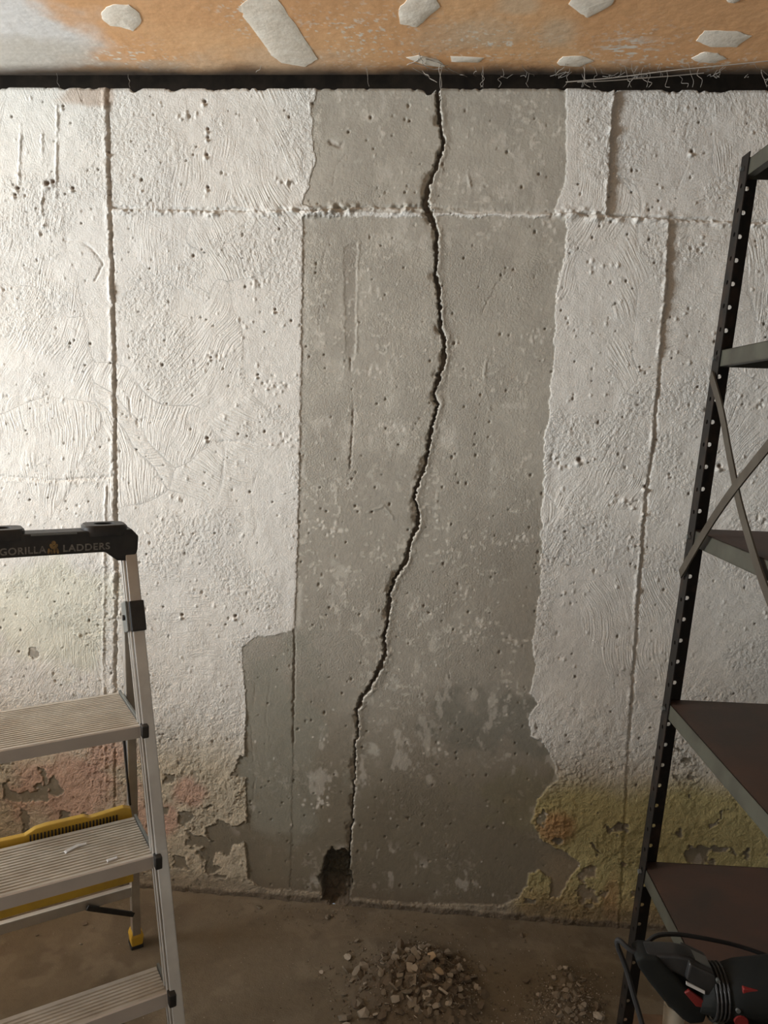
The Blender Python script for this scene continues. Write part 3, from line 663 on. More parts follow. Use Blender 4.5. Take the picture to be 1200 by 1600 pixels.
def sbox(name, c, s, mat, label=None): return tag(MB().box(c, s).build(name, mat), label, kind='structure')
gp = MB(); xm, xw = (XL+XR)/2, XR-XL+0.3
gp.box((xm, 0.285, 2.30), (xw, 0.05, 0.32)).box((xm, 0.05, 2.43), (xw, 0.52, 0.05)).box((xm, -0.115, 2.30), (xw, 0.05, 0.22))
for xx_ in (XL-0.1, XR+0.1): gp.box((xx_, 0.05, 2.31), (0.1, 0.5, 0.25))
tag(gp.build('trim_1', M['dark_wood']), 'dark timber framing in the gap above the wall', kind='structure')
sbox('wall_right', (XR+0.1, (YF+0.3)/2, HC/2), (0.2, 0.3-YF, HC), M['room'], 'basement side wall on the right')
wl = MB(); wy0, wy1, wz0, wz1 = -2.20, -1.00, 0.92, 2.02
wl.box((XL-0.1, (wy1+0.3)/2, HC/2), (0.2, 0.3-wy1, HC)).box((XL-0.1, (YF+wy0)/2, HC/2), (0.2, wy0-YF, HC)).box((XL-0.1, (wy0+wy1)/2, wz0/2), (0.2, wy1-wy0, wz0)).box((XL-0.1, (wy0+wy1)/2, (wz1+HC)/2), (0.2, wy1-wy0, HC-wz1))
tag(wl.build('wall_left', M['room']), 'basement side wall on the left with a window', kind='structure')
wf = MB(); e = 0.045
for y in (wy0+e/2, wy1-e/2, (wy0+wy1)/2): wf.box((XL-0.02, y, (wz0+wz1)/2), (0.05, e, wz1-wz0))
for z in (wz0+e/2, wz1-e/2): wf.box((XL-0.02, (wy0+wy1)/2, z), (0.05, wy1-wy0, e))
tag(wf.build('window_1', M['room']), 'plain basement window frame in the left wall', kind='structure')
dw = MB(); dx0, dx1, dz = 0.0, 1.0, 2.05
dw.box(((XL+dx0)/2, YF-0.1, HC/2), (dx0-XL, 0.2, HC)).box(((XR+dx1)/2, YF-0.1, HC/2), (XR-dx1, 0.2, HC)).box(((dx0+dx1)/2, YF-0.1, (dz+HC)/2), (dx1-dx0, 0.2, HC-dz))
tag(dw.build('wall_front', M['room']), 'basement wall with a doorway behind the camera', kind='structure')

sbox('wall_shade_blocker', (-2.58, -1.45, 0.53), (0.12, 2.9, 1.06), M['room'], 'added unseen low wall left of the ladder that shades the back wall and floor')  # out-of-view wall added to keep light off the lower back wall and floor

# ------------------------------------------------------------------ stepladder
LO = (-0.439, -0.704, 0.0); LYAW = 0.625; LA, LT, LS = 0.343, 0.017, 0.240; LB = 0.568; LZ = 1.045; LWD = 0.50
lad = tag(empty('stepladder', LO, LYAW), 'aluminium stepladder with black top rail and yellow tool tray', 'stepladder')
def fr(z, side=1):                                           # front rail centre line: local (u, v, z)
    u = 0.012-LT*z if side > 0 else -LWD+0.0-0.012+LT*z+0.0
    return Vector((u, LA*z+0.012, z))
def rr_(z, side=1):
    tz = z/0.96; u = (0.045*(1-tz)-0.012*tz) if side > 0 else (-LWD-0.045)*(1-tz)+(-LWD+0.012)*tz
    return Vector((u, LB*(1-tz)+(LA*0.96+0.040)*tz, z))
for side in (1, -1):
    b = MB(); nrm = Vector((0, 1, -LA)).normalized()
    p0, p1 = fr(0.02, side), fr(LZ+0.008, side)
    b.bar(p0, p1, 0.024, 0.040, (0, 1, 0))                    # box section
    b.bar(p0+Vector((-0.0145*side, -0.012, 0)), p1+Vector((-0.0145*side, -0.012, 0)), 0.005, 0.006, (0, 1, 0))
    b.bar(p0+Vector((-0.0145*side, 0.008, 0)), p1+Vector((-0.0145*side, 0.008, 0)), 0.005, 0.006, (0, 1, 0))
    rail = b.build('front_rail', M['alu'], lad, 0.002)
    f = MB().box(fr(0.016, side)+Vector((0, -0.002, 0)), (0.034, 0.062, 0.032)).build('rail_foot', M['yellow'], lad, 0.005)
    MB().box(fr(0.004, side)+Vector((0, -0.002, 0)), (0.036, 0.064, 0.008)).build('rubber_pad', M['rubber'], f, 0.002)
    b = MB().bar(rr_(0.02, side), rr_(0.93, side), 0.020, 0.026, (0, 1, 0)); b.build('rear_leg', M['alu'], lad, 0.002)
    q = rr_(0.02, side); f = MB().add([(q.x-0.013, q.y-0.016, 0.004), (q.x+0.013, q.y-0.016, 0.004), (q.x+0.013, q.y+0.016, 0.004), (q.x-0.013, q.y+0.016, 0.004), (q.x-0.016, q.y-0.018, 0.03), (q.x+0.016, q.y-0.018, 0.03), (q.x+0.016, q.y+0.018, 0.03), (q.x-0.016, q.y+0.018, 0.03), (q.x-0.012, q.y-0.015, 0.045), (q.x+0.012, q.y-0.015, 0.045), (q.x+0.012, q.y+0.015, 0.045), (q.x-0.012, q.y+0.015, 0.045)],
        [(3, 2, 1, 0)]+[(i, (i+1) % 4, 4+(i+1) % 4, 4+i) for i in range(4)]+[(4+i, 4+(i+1) % 4, 8+(i+1) % 4, 8+i) for i in range(4)]+[(8, 9, 10, 11)]).build('rear_foot', M['yellow'], lad, 0.003)
    MB().box((q.x, q.y, 0.003), (0.030, 0.036, 0.010)).build('rubber_pad', M['rubber'], f, 0.002)
    # hinge sleeve on the rail and thin spreader bar
    c0, c1 = fr(0.895, side), fr(0.955, side)
    h = MB().bar(c0, c1, 0.030, 0.052, (0, 1, 0)).build('hinge_sleeve', M['black'], lad, 0.003)
    pl = MB().bar(c0+Vector((-0.019*side, 0.004, 0)), c1+Vector((-0.019*side, 0.004, 0)), 0.006, 0.040, (0, 1, 0)).build('hinge_plate', M['steel'], h, 0.002)
    hc = (c0+c1)/2+Vector((-0.0225*side, 0, 0)); MB().tube([hc, hc+Vector((-0.004*side, 0, 0))], 0.006, 10).build('rivet', M['black'], h)
    s0 = fr(0.70, side)+Vector((-0.012*side, 0.20, 0)); s1 = rr_(0.44, side)+Vector((-0.010*side, -0.02, 0))
    MB().bar(s0, s1, 0.004, 0.010, (0, 1, 0)).build('spreader_bar', M['black'], lad)
def step(k, z, depth, fh):
    u0, u1 = -LWD+LT*z+0.010, -LT*z-0.004
    v0 = LA*z-0.004; n = max(4, int(depth/0.0105)); prof = []
    prof += [(v0+0.004, z-fh), (v0, z-fh), (v0, z-0.002), (v0+0.003, z)]
    v = v0+0.010; st_ = (depth-0.016)/n
    for i in range(n): prof += [(v, z), (v+0.0012, z-0.0024), (v+0.0040, z-0.0024), (v+0.0052, z)]; v += st_
    prof += [(v0+depth, z), (v0+depth, z-fh*0.8), (v0+depth-0.004, z-fh*0.8), (v0+depth-0.004, z-0.006), (v0+0.004, z-0.006)]
    m = len(prof); vs = [(u0, a, b) for a, b in prof]+[(u1, a, b) for a, b in prof]
    fs = [tuple(range(m)), tuple(range(2*m-1, m-1, -1))]+[(i, (i+1) % m, m+(i+1) % m, m+i) for i in range(m)]
    b = MB(); b.add(vs, fs); b.m = [1 if (i-2) in (0, 1, 2) else 0 for i in range(len(fs))]
    o = b.build('step', [M['alu_step'], M['alu_front']], lad)
    for side in (1, -1):
        ue = u1 if side > 0 else u0
        MB().add([(ue+s*0.0025-0.004*side*-1, a, c) for s in (-1, 1) for a, c in ((v0+0.012, z-fh), (v0+depth, z-fh*0.8), (v0+depth+0.004, z+0.004), (v0+0.006, z+0.006))],
                 [(0, 1, 2, 3), (7, 6, 5, 4), (0, 4, 5, 1), (1, 5, 6, 2), (2, 6, 7, 3), (3, 7, 4, 0)]).build('side_bracket', M['steel'], o, 0.001)
        MB().box((ue+0.007*side, v0-0.003, z-0.009), (0.014, 0.030, 0.026)).build('clip', M['black'], o, 0.003)
        MB().tube([(ue+0.004*side, v0-0.006, z-0.010), (ue+0.004*side, v0-0.003, z-0.010)], 0.003, 8).build('rivet', M['steel'], o)
    return o
step(1, 0.240, 0.080, 0.030); s2 = step(2, 0.480, 0.165, 0.027); step(3, 0.720, 0.205, 0.026)
# yellow tray behind the middle step
ty = LA*0.48+0.175
prof = []
up = 0.499
for (u, z) in ((-0.485, up-0.012), (-0.465, up), (-0.36, up), (-0.345, up-0.010), (-0.225, up-0.012), (-0.205, up-0.002), (-0.185, up), (-0.110, up), (-0.100, up-0.006), (-0.030, up), (-0.014, up-0.006), (-0.012, up-0.025)): prof.append((u, z))
tr = MB().prism(prof+[(-0.012, 0.47-0.005), (-0.485, 0.47-0.005)], lambda a, b, d: (a, d, b), ty, ty+0.016).build('tool_tray', M['yellow'], lad, 0.003)
MB().prism([(-0.49, 0.335), (-0.014, 0.335), (-0.014, 0.462), (-0.49, 0.462)], lambda a, b, d: (a, d, b), ty+0.006, ty+0.012).build('tray_panel', M['yellow'], tr, 0.002)
for i in range(26):
    u = -0.215+i*0.0068; MB().box((u, ty-0.001, 0.480), (0.0028, 0.006, 0.013)).build('slot', M['black'], tr)
MB().box((-0.25, ty+0.002, 0.336), (0.475, 0.024, 0.020)).build('tray_lip', M['yellow'], tr, 0.003)
# rear cross bar and black diagonal braces
zc = 0.176; a_, b_ = rr_(zc, 1), rr_(zc, -1)
MB().bar(a_+Vector((-0.008, -0.004, 0)), b_+Vector((0.008, -0.004, 0)), 0.014, 0.026).build('cross_bar', M['alu'], lad, 0.002)
for side in (1, -1):
    e0 = rr_(0.105, side)+Vector((-0.006*side, -0.012, 0)); e1_ = Vector((rr_(zc, side).x-0.115*side, rr_(zc, side).y-0.018, zc-0.003))
    MB().bar(e0, e1_, 0.006, 0.013, (0, 0, 1)).build('brace', M['black'], lad, 0.002)
# front lower brace under the bottom step
for side in (1, -1):
    e0 = fr(0.13, side)+Vector((-0.012*side, 0.02, 0)); MB().bar(e0, e0+Vector((-0.09*side, 0.0, 0.075)), 0.006, 0.013, (0, 1, 0)).build('brace', M['black'], lad, 0.002)
# black top rail with cup pads, print and knuckles
cv = LA*1.085-0.020; cz0, cz1 = 1.062, 1.108
cap = MB()
cap.prism([(-0.435, cz0), (-0.058, cz0), (-0.034, cz0-0.020), (0.002, cz0-0.022), (0.008, cz0+0.002), (0.010, cz0+0.030), (-0.004, cz1), (-0.49, cz1), (-0.504, cz0+0.030), (-0.502, cz0+0.002), (-0.496, cz0-0.022), (-0.460, cz0-0.020)][::1],
          lambda a, b, d: (a, d, b), cv, cv+0.052)
cap_o = cap.build('top_rail', M['black'], lad, 0.004)
for uc in (-0.054, -0.250, -0.440):
    pd = []; n = 20; hw, hd = 0.044, 0.034
    for k in range(n):
        a = 2*math.pi*k/n; ca, sa = math.cos(a), math.sin(a); pd.append((hw*np.sign(ca)*abs(ca)**0.5, hd*np.sign(sa)*abs(sa)**0.5, ca*0.021, sa*0.015))
    zt, zb = cz1+0.010, cz1-0.012; vc = cv+0.030
    vs = [(uc+p_[0], vc+p_[1], zb) for p_ in pd]+[(uc+p_[0]*1.0, vc+p_[1], zt-0.004) for p_ in pd]+[(uc+p_[0]*0.92, vc+p_[1]*0.92, zt) for p_ in pd]+[(uc+p_[2], vc+p_[3], zt) for p_ in pd]+[(uc+p_[2], vc+p_[3], zt-0.014) for p_ in pd]
    fs = []
    for lv in range(4): fs += [(lv*n+i, lv*n+(i+1) % n, (lv+1)*n+(i+1) % n, (lv+1)*n+i) for i in range(n)]
    fs += [tuple(range(4*n, 5*n)), tuple(range(n-1, -1, -1))]
    MB().add(vs, fs).build('cup_pad', M['black'], cap_o, smooth=True)
MB().box((-0.155, cv-0.0008, cz1-0.003), (0.085, 0.002, 0.003)).build('rail_highlight', M['steel'], cap_o)  # thin grey strip stands in for a highlight on the rail's upper edge
def text(body, size, u, z, mat, parent, depth=0.0012):
    cu = bpy.data.curves.new('lettering', 'FONT'); cu.body = body; cu.size = size; cu.extrude = depth/2; cu.space_character = 1.12; cu.offset = 0.0004
    t = bpy.data.objects.new('lettering', cu); COL.objects.link(t); bpy.context.view_layer.update()
    me = bpy.data.meshes.new_from_object(t.evaluated_get(bpy.context.evaluated_depsgraph_get())); bpy.data.objects.remove(t)
    me.materials.clear(); me.materials.append(mat)
    o = link('lettering', me, parent); o.rotation_euler = (math.pi/2, 0, 0); o.location = (u, cv-0.0004, z)
    return o
tx = [text('GORILLA', 0.0195, -0.254, cz0+0.0065, M['letter'], cap_o), text('LADDERS', 0.0195, -0.140, cz0+0.0065, M['letter'], cap_o)]
for t, wd in zip(tx, (0.083, 0.090)):
    bb = [v.co.x for v in t.data.vertices]; t.scale = (wd/(max(bb)-min(bb)), 1, 1)
# emblem between the two words: a small gold figure made of rounded strokes
em = MB()
def blobp(u, z, a, b, rot=0.0, n=12):
    pl_ = []
    for k in range(n):
        t = 2*math.pi*k/n; x, y = a*math.cos(t), b*math.sin(t); pl_.append((u+x*math.cos(rot)-y*math.sin(rot), z+x*math.sin(rot)+y*math.cos(rot)))
    em.prism(pl_, lambda p_, q_, d: (p_, d, q_), cv-0.0014, cv+0.001)
ue, ze = -0.1565, cz0+0.0145
for a in ((0.000, 0.011, 0.004, 0.0045, 0), (-0.0035, 0.004, 0.0034, 0.0062, 0.5), (0.0035, 0.003, 0.0030, 0.0068, -0.5), (-0.0095, -0.005, 0.0022, 0.0060, -0.1), (-0.0045, -0.0065, 0.0020, 0.0045, 0.2), (0.0010, -0.006, 0.0020, 0.0048, 0.0), (0.0070, -0.0055, 0.0022, 0.0058, 0.15)):
    blobp(ue+a[0], ze+a[1], a[2], a[3], a[4])
em.build('emblem', M['gold'], cap_o)

def flake(name, pts, th, z, mat, label, cat, group=None, parent=None):
    c = np.mean(pts, 0); n = len(pts)
    vs = [(a-c[0], b-c[1], 0) for a, b in pts]+[((a-c[0])*0.9, (b-c[1])*0.9, th*(0.7+0.6*random.random())) for a, b in pts]
    o = MB().add(vs, [tuple(range(n-1, -1, -1)), tuple(range(n, 2*n))]+[(i, (i+1) % n, n+(i+1) % n, n+i) for i in range(n)]).build(name, mat); o.location = (c[0], c[1], z)
    return tag(o, label, cat, group)
zs = 0.4803
flake('paint_chip', [Fl(166, 1344, zs), Fl(184, 1339, zs), (Fl(184, 1342, zs)), Fl(168, 1348, zs)], 0.002, zs, M['white'], 'small white paint chip near the front edge of the middle ladder step', 'paint chip')
flake('paint_chip', [Fl(99, 1331, zs), Fl(120, 1320, zs), Fl(137, 1316, zs), Fl(136, 1320, zs), Fl(122, 1324, zs), Fl(103, 1334, zs)], 0.002, zs, M['white'], 'thin crooked paint sliver across the middle ladder step', 'paint chip')

# ------------------------------------------------------------------ shelving rack
SHX, SHY = 0.0641, 0.0227; RX, RY = 0.4258-0.006, -0.4284+0.012; RW, RD = 0.92, 0.64; PITCH = 0.0445; RROT = math.radians(2.5); RTOP = 1.8156+0.058
rack = tag(empty('shelving_rack', (RX, RY, 0.0), RROT), 'dark steel shelving rack with perforated posts and rusty shelves', 'shelving')
def shear(vs):                                                # the rack has racked over to one side
    c, s = math.cos(-RROT), math.sin(-RROT); kx, ky = SHX*c-SHY*s, SHX*s+SHY*c
    return [(a+kx*z, b+ky*z, z) for a, b, z in vs]
def flange(mb, o, ax, sign, wdt, hole, thick_ax, thick):
    """perforated strip in direction ax from corner o, with real holes"""
    z = 0.0; k0 = (1.8156 % PITCH)-PITCH/2; n = 8; r = hole
    zs_ = [0.0]+[k0+i*PITCH for i in range(0 if k0 > 0.004 else 1, 60) if k0+i*PITCH < RTOP]+[RTOP]
    for a, b in zip(zs_[:-1], zs_[1:]):
        cz_ = (a+b)/2; full = abs((b-a)-PITCH) < 1e-6
        def pt(s, zz, t): 
            q = [o[0], o[1], zz]; q[ax] += sign*s; q[thick_ax] += t; return q
        if not full:
            for t in (0, thick): mb.add(shear([pt(0, a, t), pt(wdt, a, t), pt(wdt, b, t), pt(0, b, t)]), [(0, 1, 2, 3)])
            continue
        for t in (0, thick):
            vs = [pt(0, a, t), pt(wdt, a, t), pt(wdt, b, t), pt(0, b, t)]
            ring = [pt(wdt*0.5+r*math.cos(2*math.pi*(k+0.5)/n), cz_+r*math.sin(2*math.pi*(k+0.5)/n), t) for k in range(n)]
            # ring index: 0..1 right-up, 2..3 up-left, 4..5 left-down, 6..7 down-right
            mb.add(shear(vs+ring), [(2, 4+0, 4+7, 1), (2, 4+1, 4+0), (3, 4+2, 4+1, 2), (3, 4+3, 4+2), (0, 4+4, 4+3, 3), (0, 4+5, 4+4), (1, 4+6, 4+5, 0), (1, 4+7, 4+6)])
        ring = [pt(wdt*0.5+r*math.cos(2*math.pi*(k+0.5)/n), cz_+r*math.sin(2*math.pi*(k+0.5)/n), t) for t in (0, thick) for k in range(n)]
        mb.add(shear(ring), [(k, (k+1) % n, n+(k+1) % n, n+k) for k in range(n)])
    for s in (0, wdt):
        mb.add(shear([pt(s, 0, 0), pt(s, 0, thick), pt(s, RTOP, thick), pt(s, RTOP, 0)]), [(0, 1, 2, 3)])
    for zz in (0, RTOP): mb.add(shear([pt(0, zz, 0), pt(wdt, zz, 0), pt(wdt, zz, thick), pt(0, zz, thick)]), [(0, 1, 2, 3)])
FW = 0.034
for (ox, oy, sx_, sy_) in ((0, 0, 1, -1), (0, -RD, 1, 1), (RW, 0, -1, -1), (RW, -RD, -1, 1)):
    mb = MB(); flange(mb, (ox, oy), 0, sx_, FW, 0.0046, 1, 0.002*sy_); flange(mb, (ox, oy), 1, sy_, FW, 0.0046, 0, 0.002*sx_)
    post = mb.build('post', M['post'], rack)
    q = shear([(ox+sx_*FW/2, oy+sy_*FW/2, 0.0)])[0]
    MB().box((q[0], q[1], 0.004), (FW+0.008, FW+0.008, 0.008)).build('foot_plate', M['post'], post, 0.001)
for z in (1.862, 1.508, 1.157, 0.801, 0.446):
    b = MB(); t = 0.0015; lp = 0.030; x0, x1, y0, y1 = 0.003, RW-0.003, -RD+0.003, -0.003
    b.box(((x0+x1)/2, (y0+y1)/2, z-t/2), (x1-x0, y1-y0, t), 0)
    for c, s in ((((x0+x1)/2, y0+t/2, z-lp/2), (x1-x0, t, lp)), (((x0+x1)/2, y1-t/2, z-lp/2), (x1-x0, t, lp)), ((x0+t/2, (y0+y1)/2, z-lp/2), (t, y1-y0, lp)), ((x1-t/2, (y0+y1)/2, z-lp/2), (t, y1-y0, lp))):
        b.box(c, s, 1)
    for c, s in (((x0+0.008, (y0+y1)/2, z-lp), (0.016, y1-y0, t)), (((x0+x1)/2, y0+0.008, z-lp), (x1-x0, 0.016, t))): b.box(c, s, 1)
    b.v = shear(b.v); sh = b.build('shelf', [M['rust'], M['olive']], rack)
    for (ox, oy) in ((0.017, -0.001), (-0.001, -0.017)):
        q = shear([(ox, oy, z-lp/2)])[0]; MB().tube([q, (q[0]-(0.006 if ox < 0 else 0), q[1], q[2])] if ox < 0 else [q, (q[0], q[1]-0.007, q[2])], 0.005, 6).build('bolt', M['steel'], sh)
def strap(pts, name='cross_brace'):
    P_ = [Vector(q) for q in shear([tuple(v) for v in catmull(pts, 8)])]; vs = []; fs = []
    for i, q in enumerate(P_):
        t = (P_[min(i+1, len(P_)-1)]-P_[max(i-1, 0)]).normalized(); s = t.cross(Vector((1, 0, 0))).normalized()
        for a, bx_ in ((-1, 0), (1, 0), (1, 0.003), (-1, 0.003)): vs.append(q+s*a*0.0095+Vector((bx_, 0, 0)))
    for i in range(len(P_)-1):
        for k in range(4): fs.append((i*4+k, i*4+(k+1) % 4, i*4+4+(k+1) % 4, i*4+4+k))
    fs += [(3, 2, 1, 0), tuple(len(vs)-4+k for k in range(4))]
    return MB().add(vs, fs).build(name, M['brace'], rack)
strap([(-0.006, -0.016, 1.462), (-0.010, -0.10, 1.392), (-0.012, -0.18, 1.302), (-0.010, -0.26, 1.21), (-0.006, -0.40, 1.09), (-0.005, -RD+0.016, 0.98)])
strap([(-0.010, -0.016, 1.066), (-0.014, -0.22, 1.262), (-0.012, -RD+0.016, 1.56)])

# ------------------------------------------------------------------ rotary hammer on the bottom shelf, its cord
TY = -0.82
def T(px, py, dy=0.0):
    q = on_plane(px, py, 1, TY); return Vector((q[0], TY+dy, q[2]))
tool = tag(empty('rotary_hammer', (0.50, TY, 0.447)), 'dark grey rotary hammer with red accents lying on the lowest rack shelf', 'power tool')
TO = Vector((0.50, TY, 0.447))
def tp(poly, y0, y1, name, mat, bevel, parent=tool):
    return MB().prism([(T(*q).x-TO.x, T(*q).z-TO.z) for q in poly], lambda a, b, d: (a, d, b), y0, y1).build(name, mat, parent, bevel, True, 3)
tp([(988, 1486), (1000, 1480), (1024, 1482), (1040, 1500), (1064, 1527), (1092, 1553), (1100, 1566), (1094, 1584), (1072, 1586), (1060, 1578), (1032, 1550), (1008, 1520), (994, 1500)], -0.021, 0.021, 'handle_grip', M['tool'], 0.009)
tp([(1005, 1480), (1050, 1481), (1075, 1486), (1108, 1508), (1100, 1530), (1068, 1518), (1046, 1508), (1020, 1503)], -0.017, 0.017, 'handle_bridge', M['black'], 0.006)
nb = tp([(1064, 1512), (1070, 1487), (1108, 1505), (1112, 1516), (1110, 1540), (1092, 1536)], -0.026, 0.026, 'switch_housing', M['black'], 0.004)
tp([(1064, 1514), (1092, 1528), (1092, 1533), (1064, 1519)], -0.0275, -0.025, 'print_bar', M['white'], 0.0)
tp([(1070, 1485), (1107, 1503), (1107, 1506), (1070, 1488)], -0.012, 0.012, 'chrome_edge', M['steel'], 0.0)
tp([(1062, 1534), (1070, 1530), (1098, 1550), (1092, 1557), (1080, 1555)], -0.024, -0.018, 'trigger', M['red'], 0.002)
bd_ = MB()
def ell(px, py, ry, rz, n=20):
    c = T(px, py)-TO; return [(c.x, c.y+ry*math.cos(2*math.pi*k/n), c.z+rz*math.sin(2*math.pi*k/n)) for k in range(n)]
secs = [(1088, 1556, .026, .020), (1104, 1545, .038, .034), (1118, 1548, .040, .038), (1126, 1546, .037, .035), (1134, 1548, .042, .040), (1150, 1546, .044, .043), (1205, 1544, .047, .046), (1290, 1542, .047, .046), (1350, 1541, .044, .044), (1400, 1540, .030, .030), (1440, 1540, .026, .026)]
n = 20; vs = sum([ell(*s) for s in secs], []); fs = []
for i in range(len(secs)-1): fs += [(i*n+k, i*n+(k+1) % n, (i+1)*n+(k+1) % n, (i+1)*n+k) for k in range(n)]
fs += [tuple(range(n-1, -1, -1)), tuple((len(secs)-1)*n+k for k in range(n))]
body = MB().add(vs, fs).build('motor_housing', M['tool'], tool, smooth=True)
bz = min(v.co.z for v in body.data.vertices)
c = T(1142, 1563)-TO; MB().tube([(c.x, -0.0435, c.z), (c.x, -0.036, c.z)], 0.010, 14).build('red_button', M['red'], tool)
c = T(1137, 1546)-TO; MB().tube([(c.x, -0.0445, c.z), (c.x, -0.038, c.z)], 0.0035, 10).build('screw', M['steel'], tool)
c = T(1112, 1512)-TO; MB().tube([(c.x, -0.030, c.z), (c.x, -0.024, c.z)], 0.003, 10).build('screw', M['steel'], tool)
tp([(1148, 1518), (1182, 1522), (1178, 1530), (1146, 1527)], -0.036, -0.026, 'red_stripe', M['red'], 0.002)
for px in (1107, 1113, 1119, 1125):
    c = T(px, 1548)-TO; ring = [(c.x, c.y+0.0415*math.cos(a), c.z+0.0395*math.sin(a)) for a in [2*math.pi*k/20 for k in range(21)]]
    MB().tube(ring, 0.0018, 6).build('vent_ring', M['black'], tool)
def cord(pts, r, name, label):
    o = MB().tube(catmull(pts, 8), r, 8).build(name, M['rubber'], None, smooth=True); return tag(o, label, 'cord')
c0 = [T(1003, 1490), T(985, 1484), T(970, 1476, 0.01), T(967, 1484, 0.012), T(974, 1503, 0.012), T(982, 1525, 0.01), T(990, 1555, 0.0), T(1000, 1590, -0.01), T(1006, 1625, -0.02)]
e0 = c0[-1]
cord(c0+[Vector((e0.x+0.005, e0.y-0.01, 0.20)), Vector((e0.x+0.01, e0.y-0.03, 0.06)), Vector((e0.x+0.05, e0.y-0.05, 0.012)), Vector((e0.x+0.16, e0.y-0.02, 0.010))], 0.0042, 'power_cord', 'black power cord looping off the tool handle down to the floor')
def T2(px, py, y): q = on_plane(px, py, 1, y); return Vector(q)
cord([T2(1008, 1480, -0.79), T2(1014, 1470, -0.78), T2(1030, 1461, -0.77), T2(1060, 1460, -0.76), T2(1100, 1466, -0.75), T2(1150, 1477, -0.74), T2(1200, 1494, -0.74), T2(1260, 1520, -0.74)], 0.0036, 'extension_lead', 'thin dark lead arching behind the tool across the lowest rack shelf')

# odds and ends on the floor under the rack
pk = MB(); pa, pb = Vector(Fl(975, 1596)+(0.012,)), Vector(Fl(1260, 1612)+(0.012,)); pk.bar(pa+Vector((0, -0.03, 0)), pb+Vector((0, -0.03, 0)), 0.06, 0.022)
tag(pk.build('timber_plank', M['plank'], None, 0.002), 'brown timber plank lying on the floor under the rack', 'plank')
pq = Vector(Fl(1048, 1640)+(0.0,)); pp = MB(); nn = 16
ro, ri, hh = 0.022, 0.018, 0.11
vs = [(r_*math.cos(2*math.pi*k/nn), r_*math.sin(2*math.pi*k/nn), z) for r_, z in ((ro, 0.002), (ro, hh), (ri, hh), (ri, 0.002)) for k in range(nn)]
fs = [(l*nn+k, l*nn+(k+1) % nn, ((l+1) % 4)*nn+(k+1) % nn, ((l+1) % 4)*nn+k) for l in range(4) for k in range(nn)]
po = tag(pp.add(vs, fs).build('pipe_offcut', M['pipe'], None, smooth=True), 'short pale pipe offcut standing on the floor below the tool handle', 'pipe'); po.location = pq

# ------------------------------------------------------------------ rubble
def chip_mesh(seed, flat):
    r = random.Random(seed); n = r.randint(5, 7); a0 = r.random()*6
    ring = [(math.cos(a0+2*math.pi*k/n)*r.uniform(0.6, 1.1), math.sin(a0+2*math.pi*k/n)*r.uniform(0.45, 0.9)) for k in range(n)]
    h = flat
    vs = [(x*r.uniform(.8, 1), y*r.uniform(.8, 1), -h*r.uniform(.6, 1)) for x, y in ring]+[(x*1.0, y*1.0, h*r.uniform(0.2, 1.1)) for x, y in ring]+[(r.uniform(-.2, .2), r.uniform(-.2, .2), h*1.35), (0, 0, -h)]
    fs = [(i, (i+1) % n, n+(i+1) % n, n+i) for i in range(n)]+[(n+i, n+(i+1) % n, 2*n) for i in range(n)]+[((i+1) % n, i, 2*n+1) for i in range(n)]
    return MB().add(vs, fs)
CH = [[chip_mesh(100+k, 0.16 if k % 3 else 0.42).mesh('rubble_chip', M['chips'][mi]) for k in range(7)] for mi in range(4)]
def zfloor(x, y):
    A = np.array([[x]]); B = np.array([[y]]); return float(fz(A, B)[0, 0])
def put(px, py, s, mi, name, label, cat, group, tilt=0.6, lift=0.0):
    x, y = Fl(px, py); me = random.choice(CH[mi]); o = link(name, me); o.scale = (s, s, s*random.uniform(0.7, 1.1))
    o.rotation_euler = (random.uniform(-tilt, tilt), random.uniform(-tilt, tilt), random.uniform(0, 6.28)); o.location = (x, y, zfloor(x, y)+0.30*s+lift)
    return tag(o, label, cat, group)
def chip_label(s_, mi, lim, where): return ('larger' if s_ > lim else 'small')+(' grey concrete chip ', ' dark brown concrete chip ', ' pale paint flake ')[mi]+where
def pick(): return random.choices((0, 1, 2), (0.42, 0.38, 0.20))[0]
for k in range(240):                                          # big heap
    a = random.gauss(0, 1); b = random.gauss(0, 1); px, py = 660+a*52, 1552+b*34
    if py < 1478 or py > 1625 or px < 535 or px > 790: continue
    sz_, mi = random.uniform(0.006, 0.018), pick()
    put(px, py, sz_, mi, 'rubble_chip', chip_label(sz_, mi, 0.012, ('on the left flank' if px < 620 else 'on the right flank' if px > 705 else 'along the back' if py < 1530 else 'at the middle' if py < 1570 else 'on the near side')+' of the large heap'), 'rubble', 'chips in the large rubble heap', 0.9)
for k in range(90):
    px, py = random.gauss(885, 34), random.gauss(1570, 28)
    if py < 1500 or py > 1625 or px > 948: continue
    sz_, mi = random.uniform(0.005, 0.012), pick()
    put(px, py, sz_, mi, 'rubble_chip', chip_label(sz_, mi, 0.0085, ('on the left' if px < 868 else 'on the right' if px > 905 else 'along the back' if py < 1560 else 'on the near side')+' of the small heap by the rack'), 'rubble', 'chips in the small heap by the rack', 0.9)
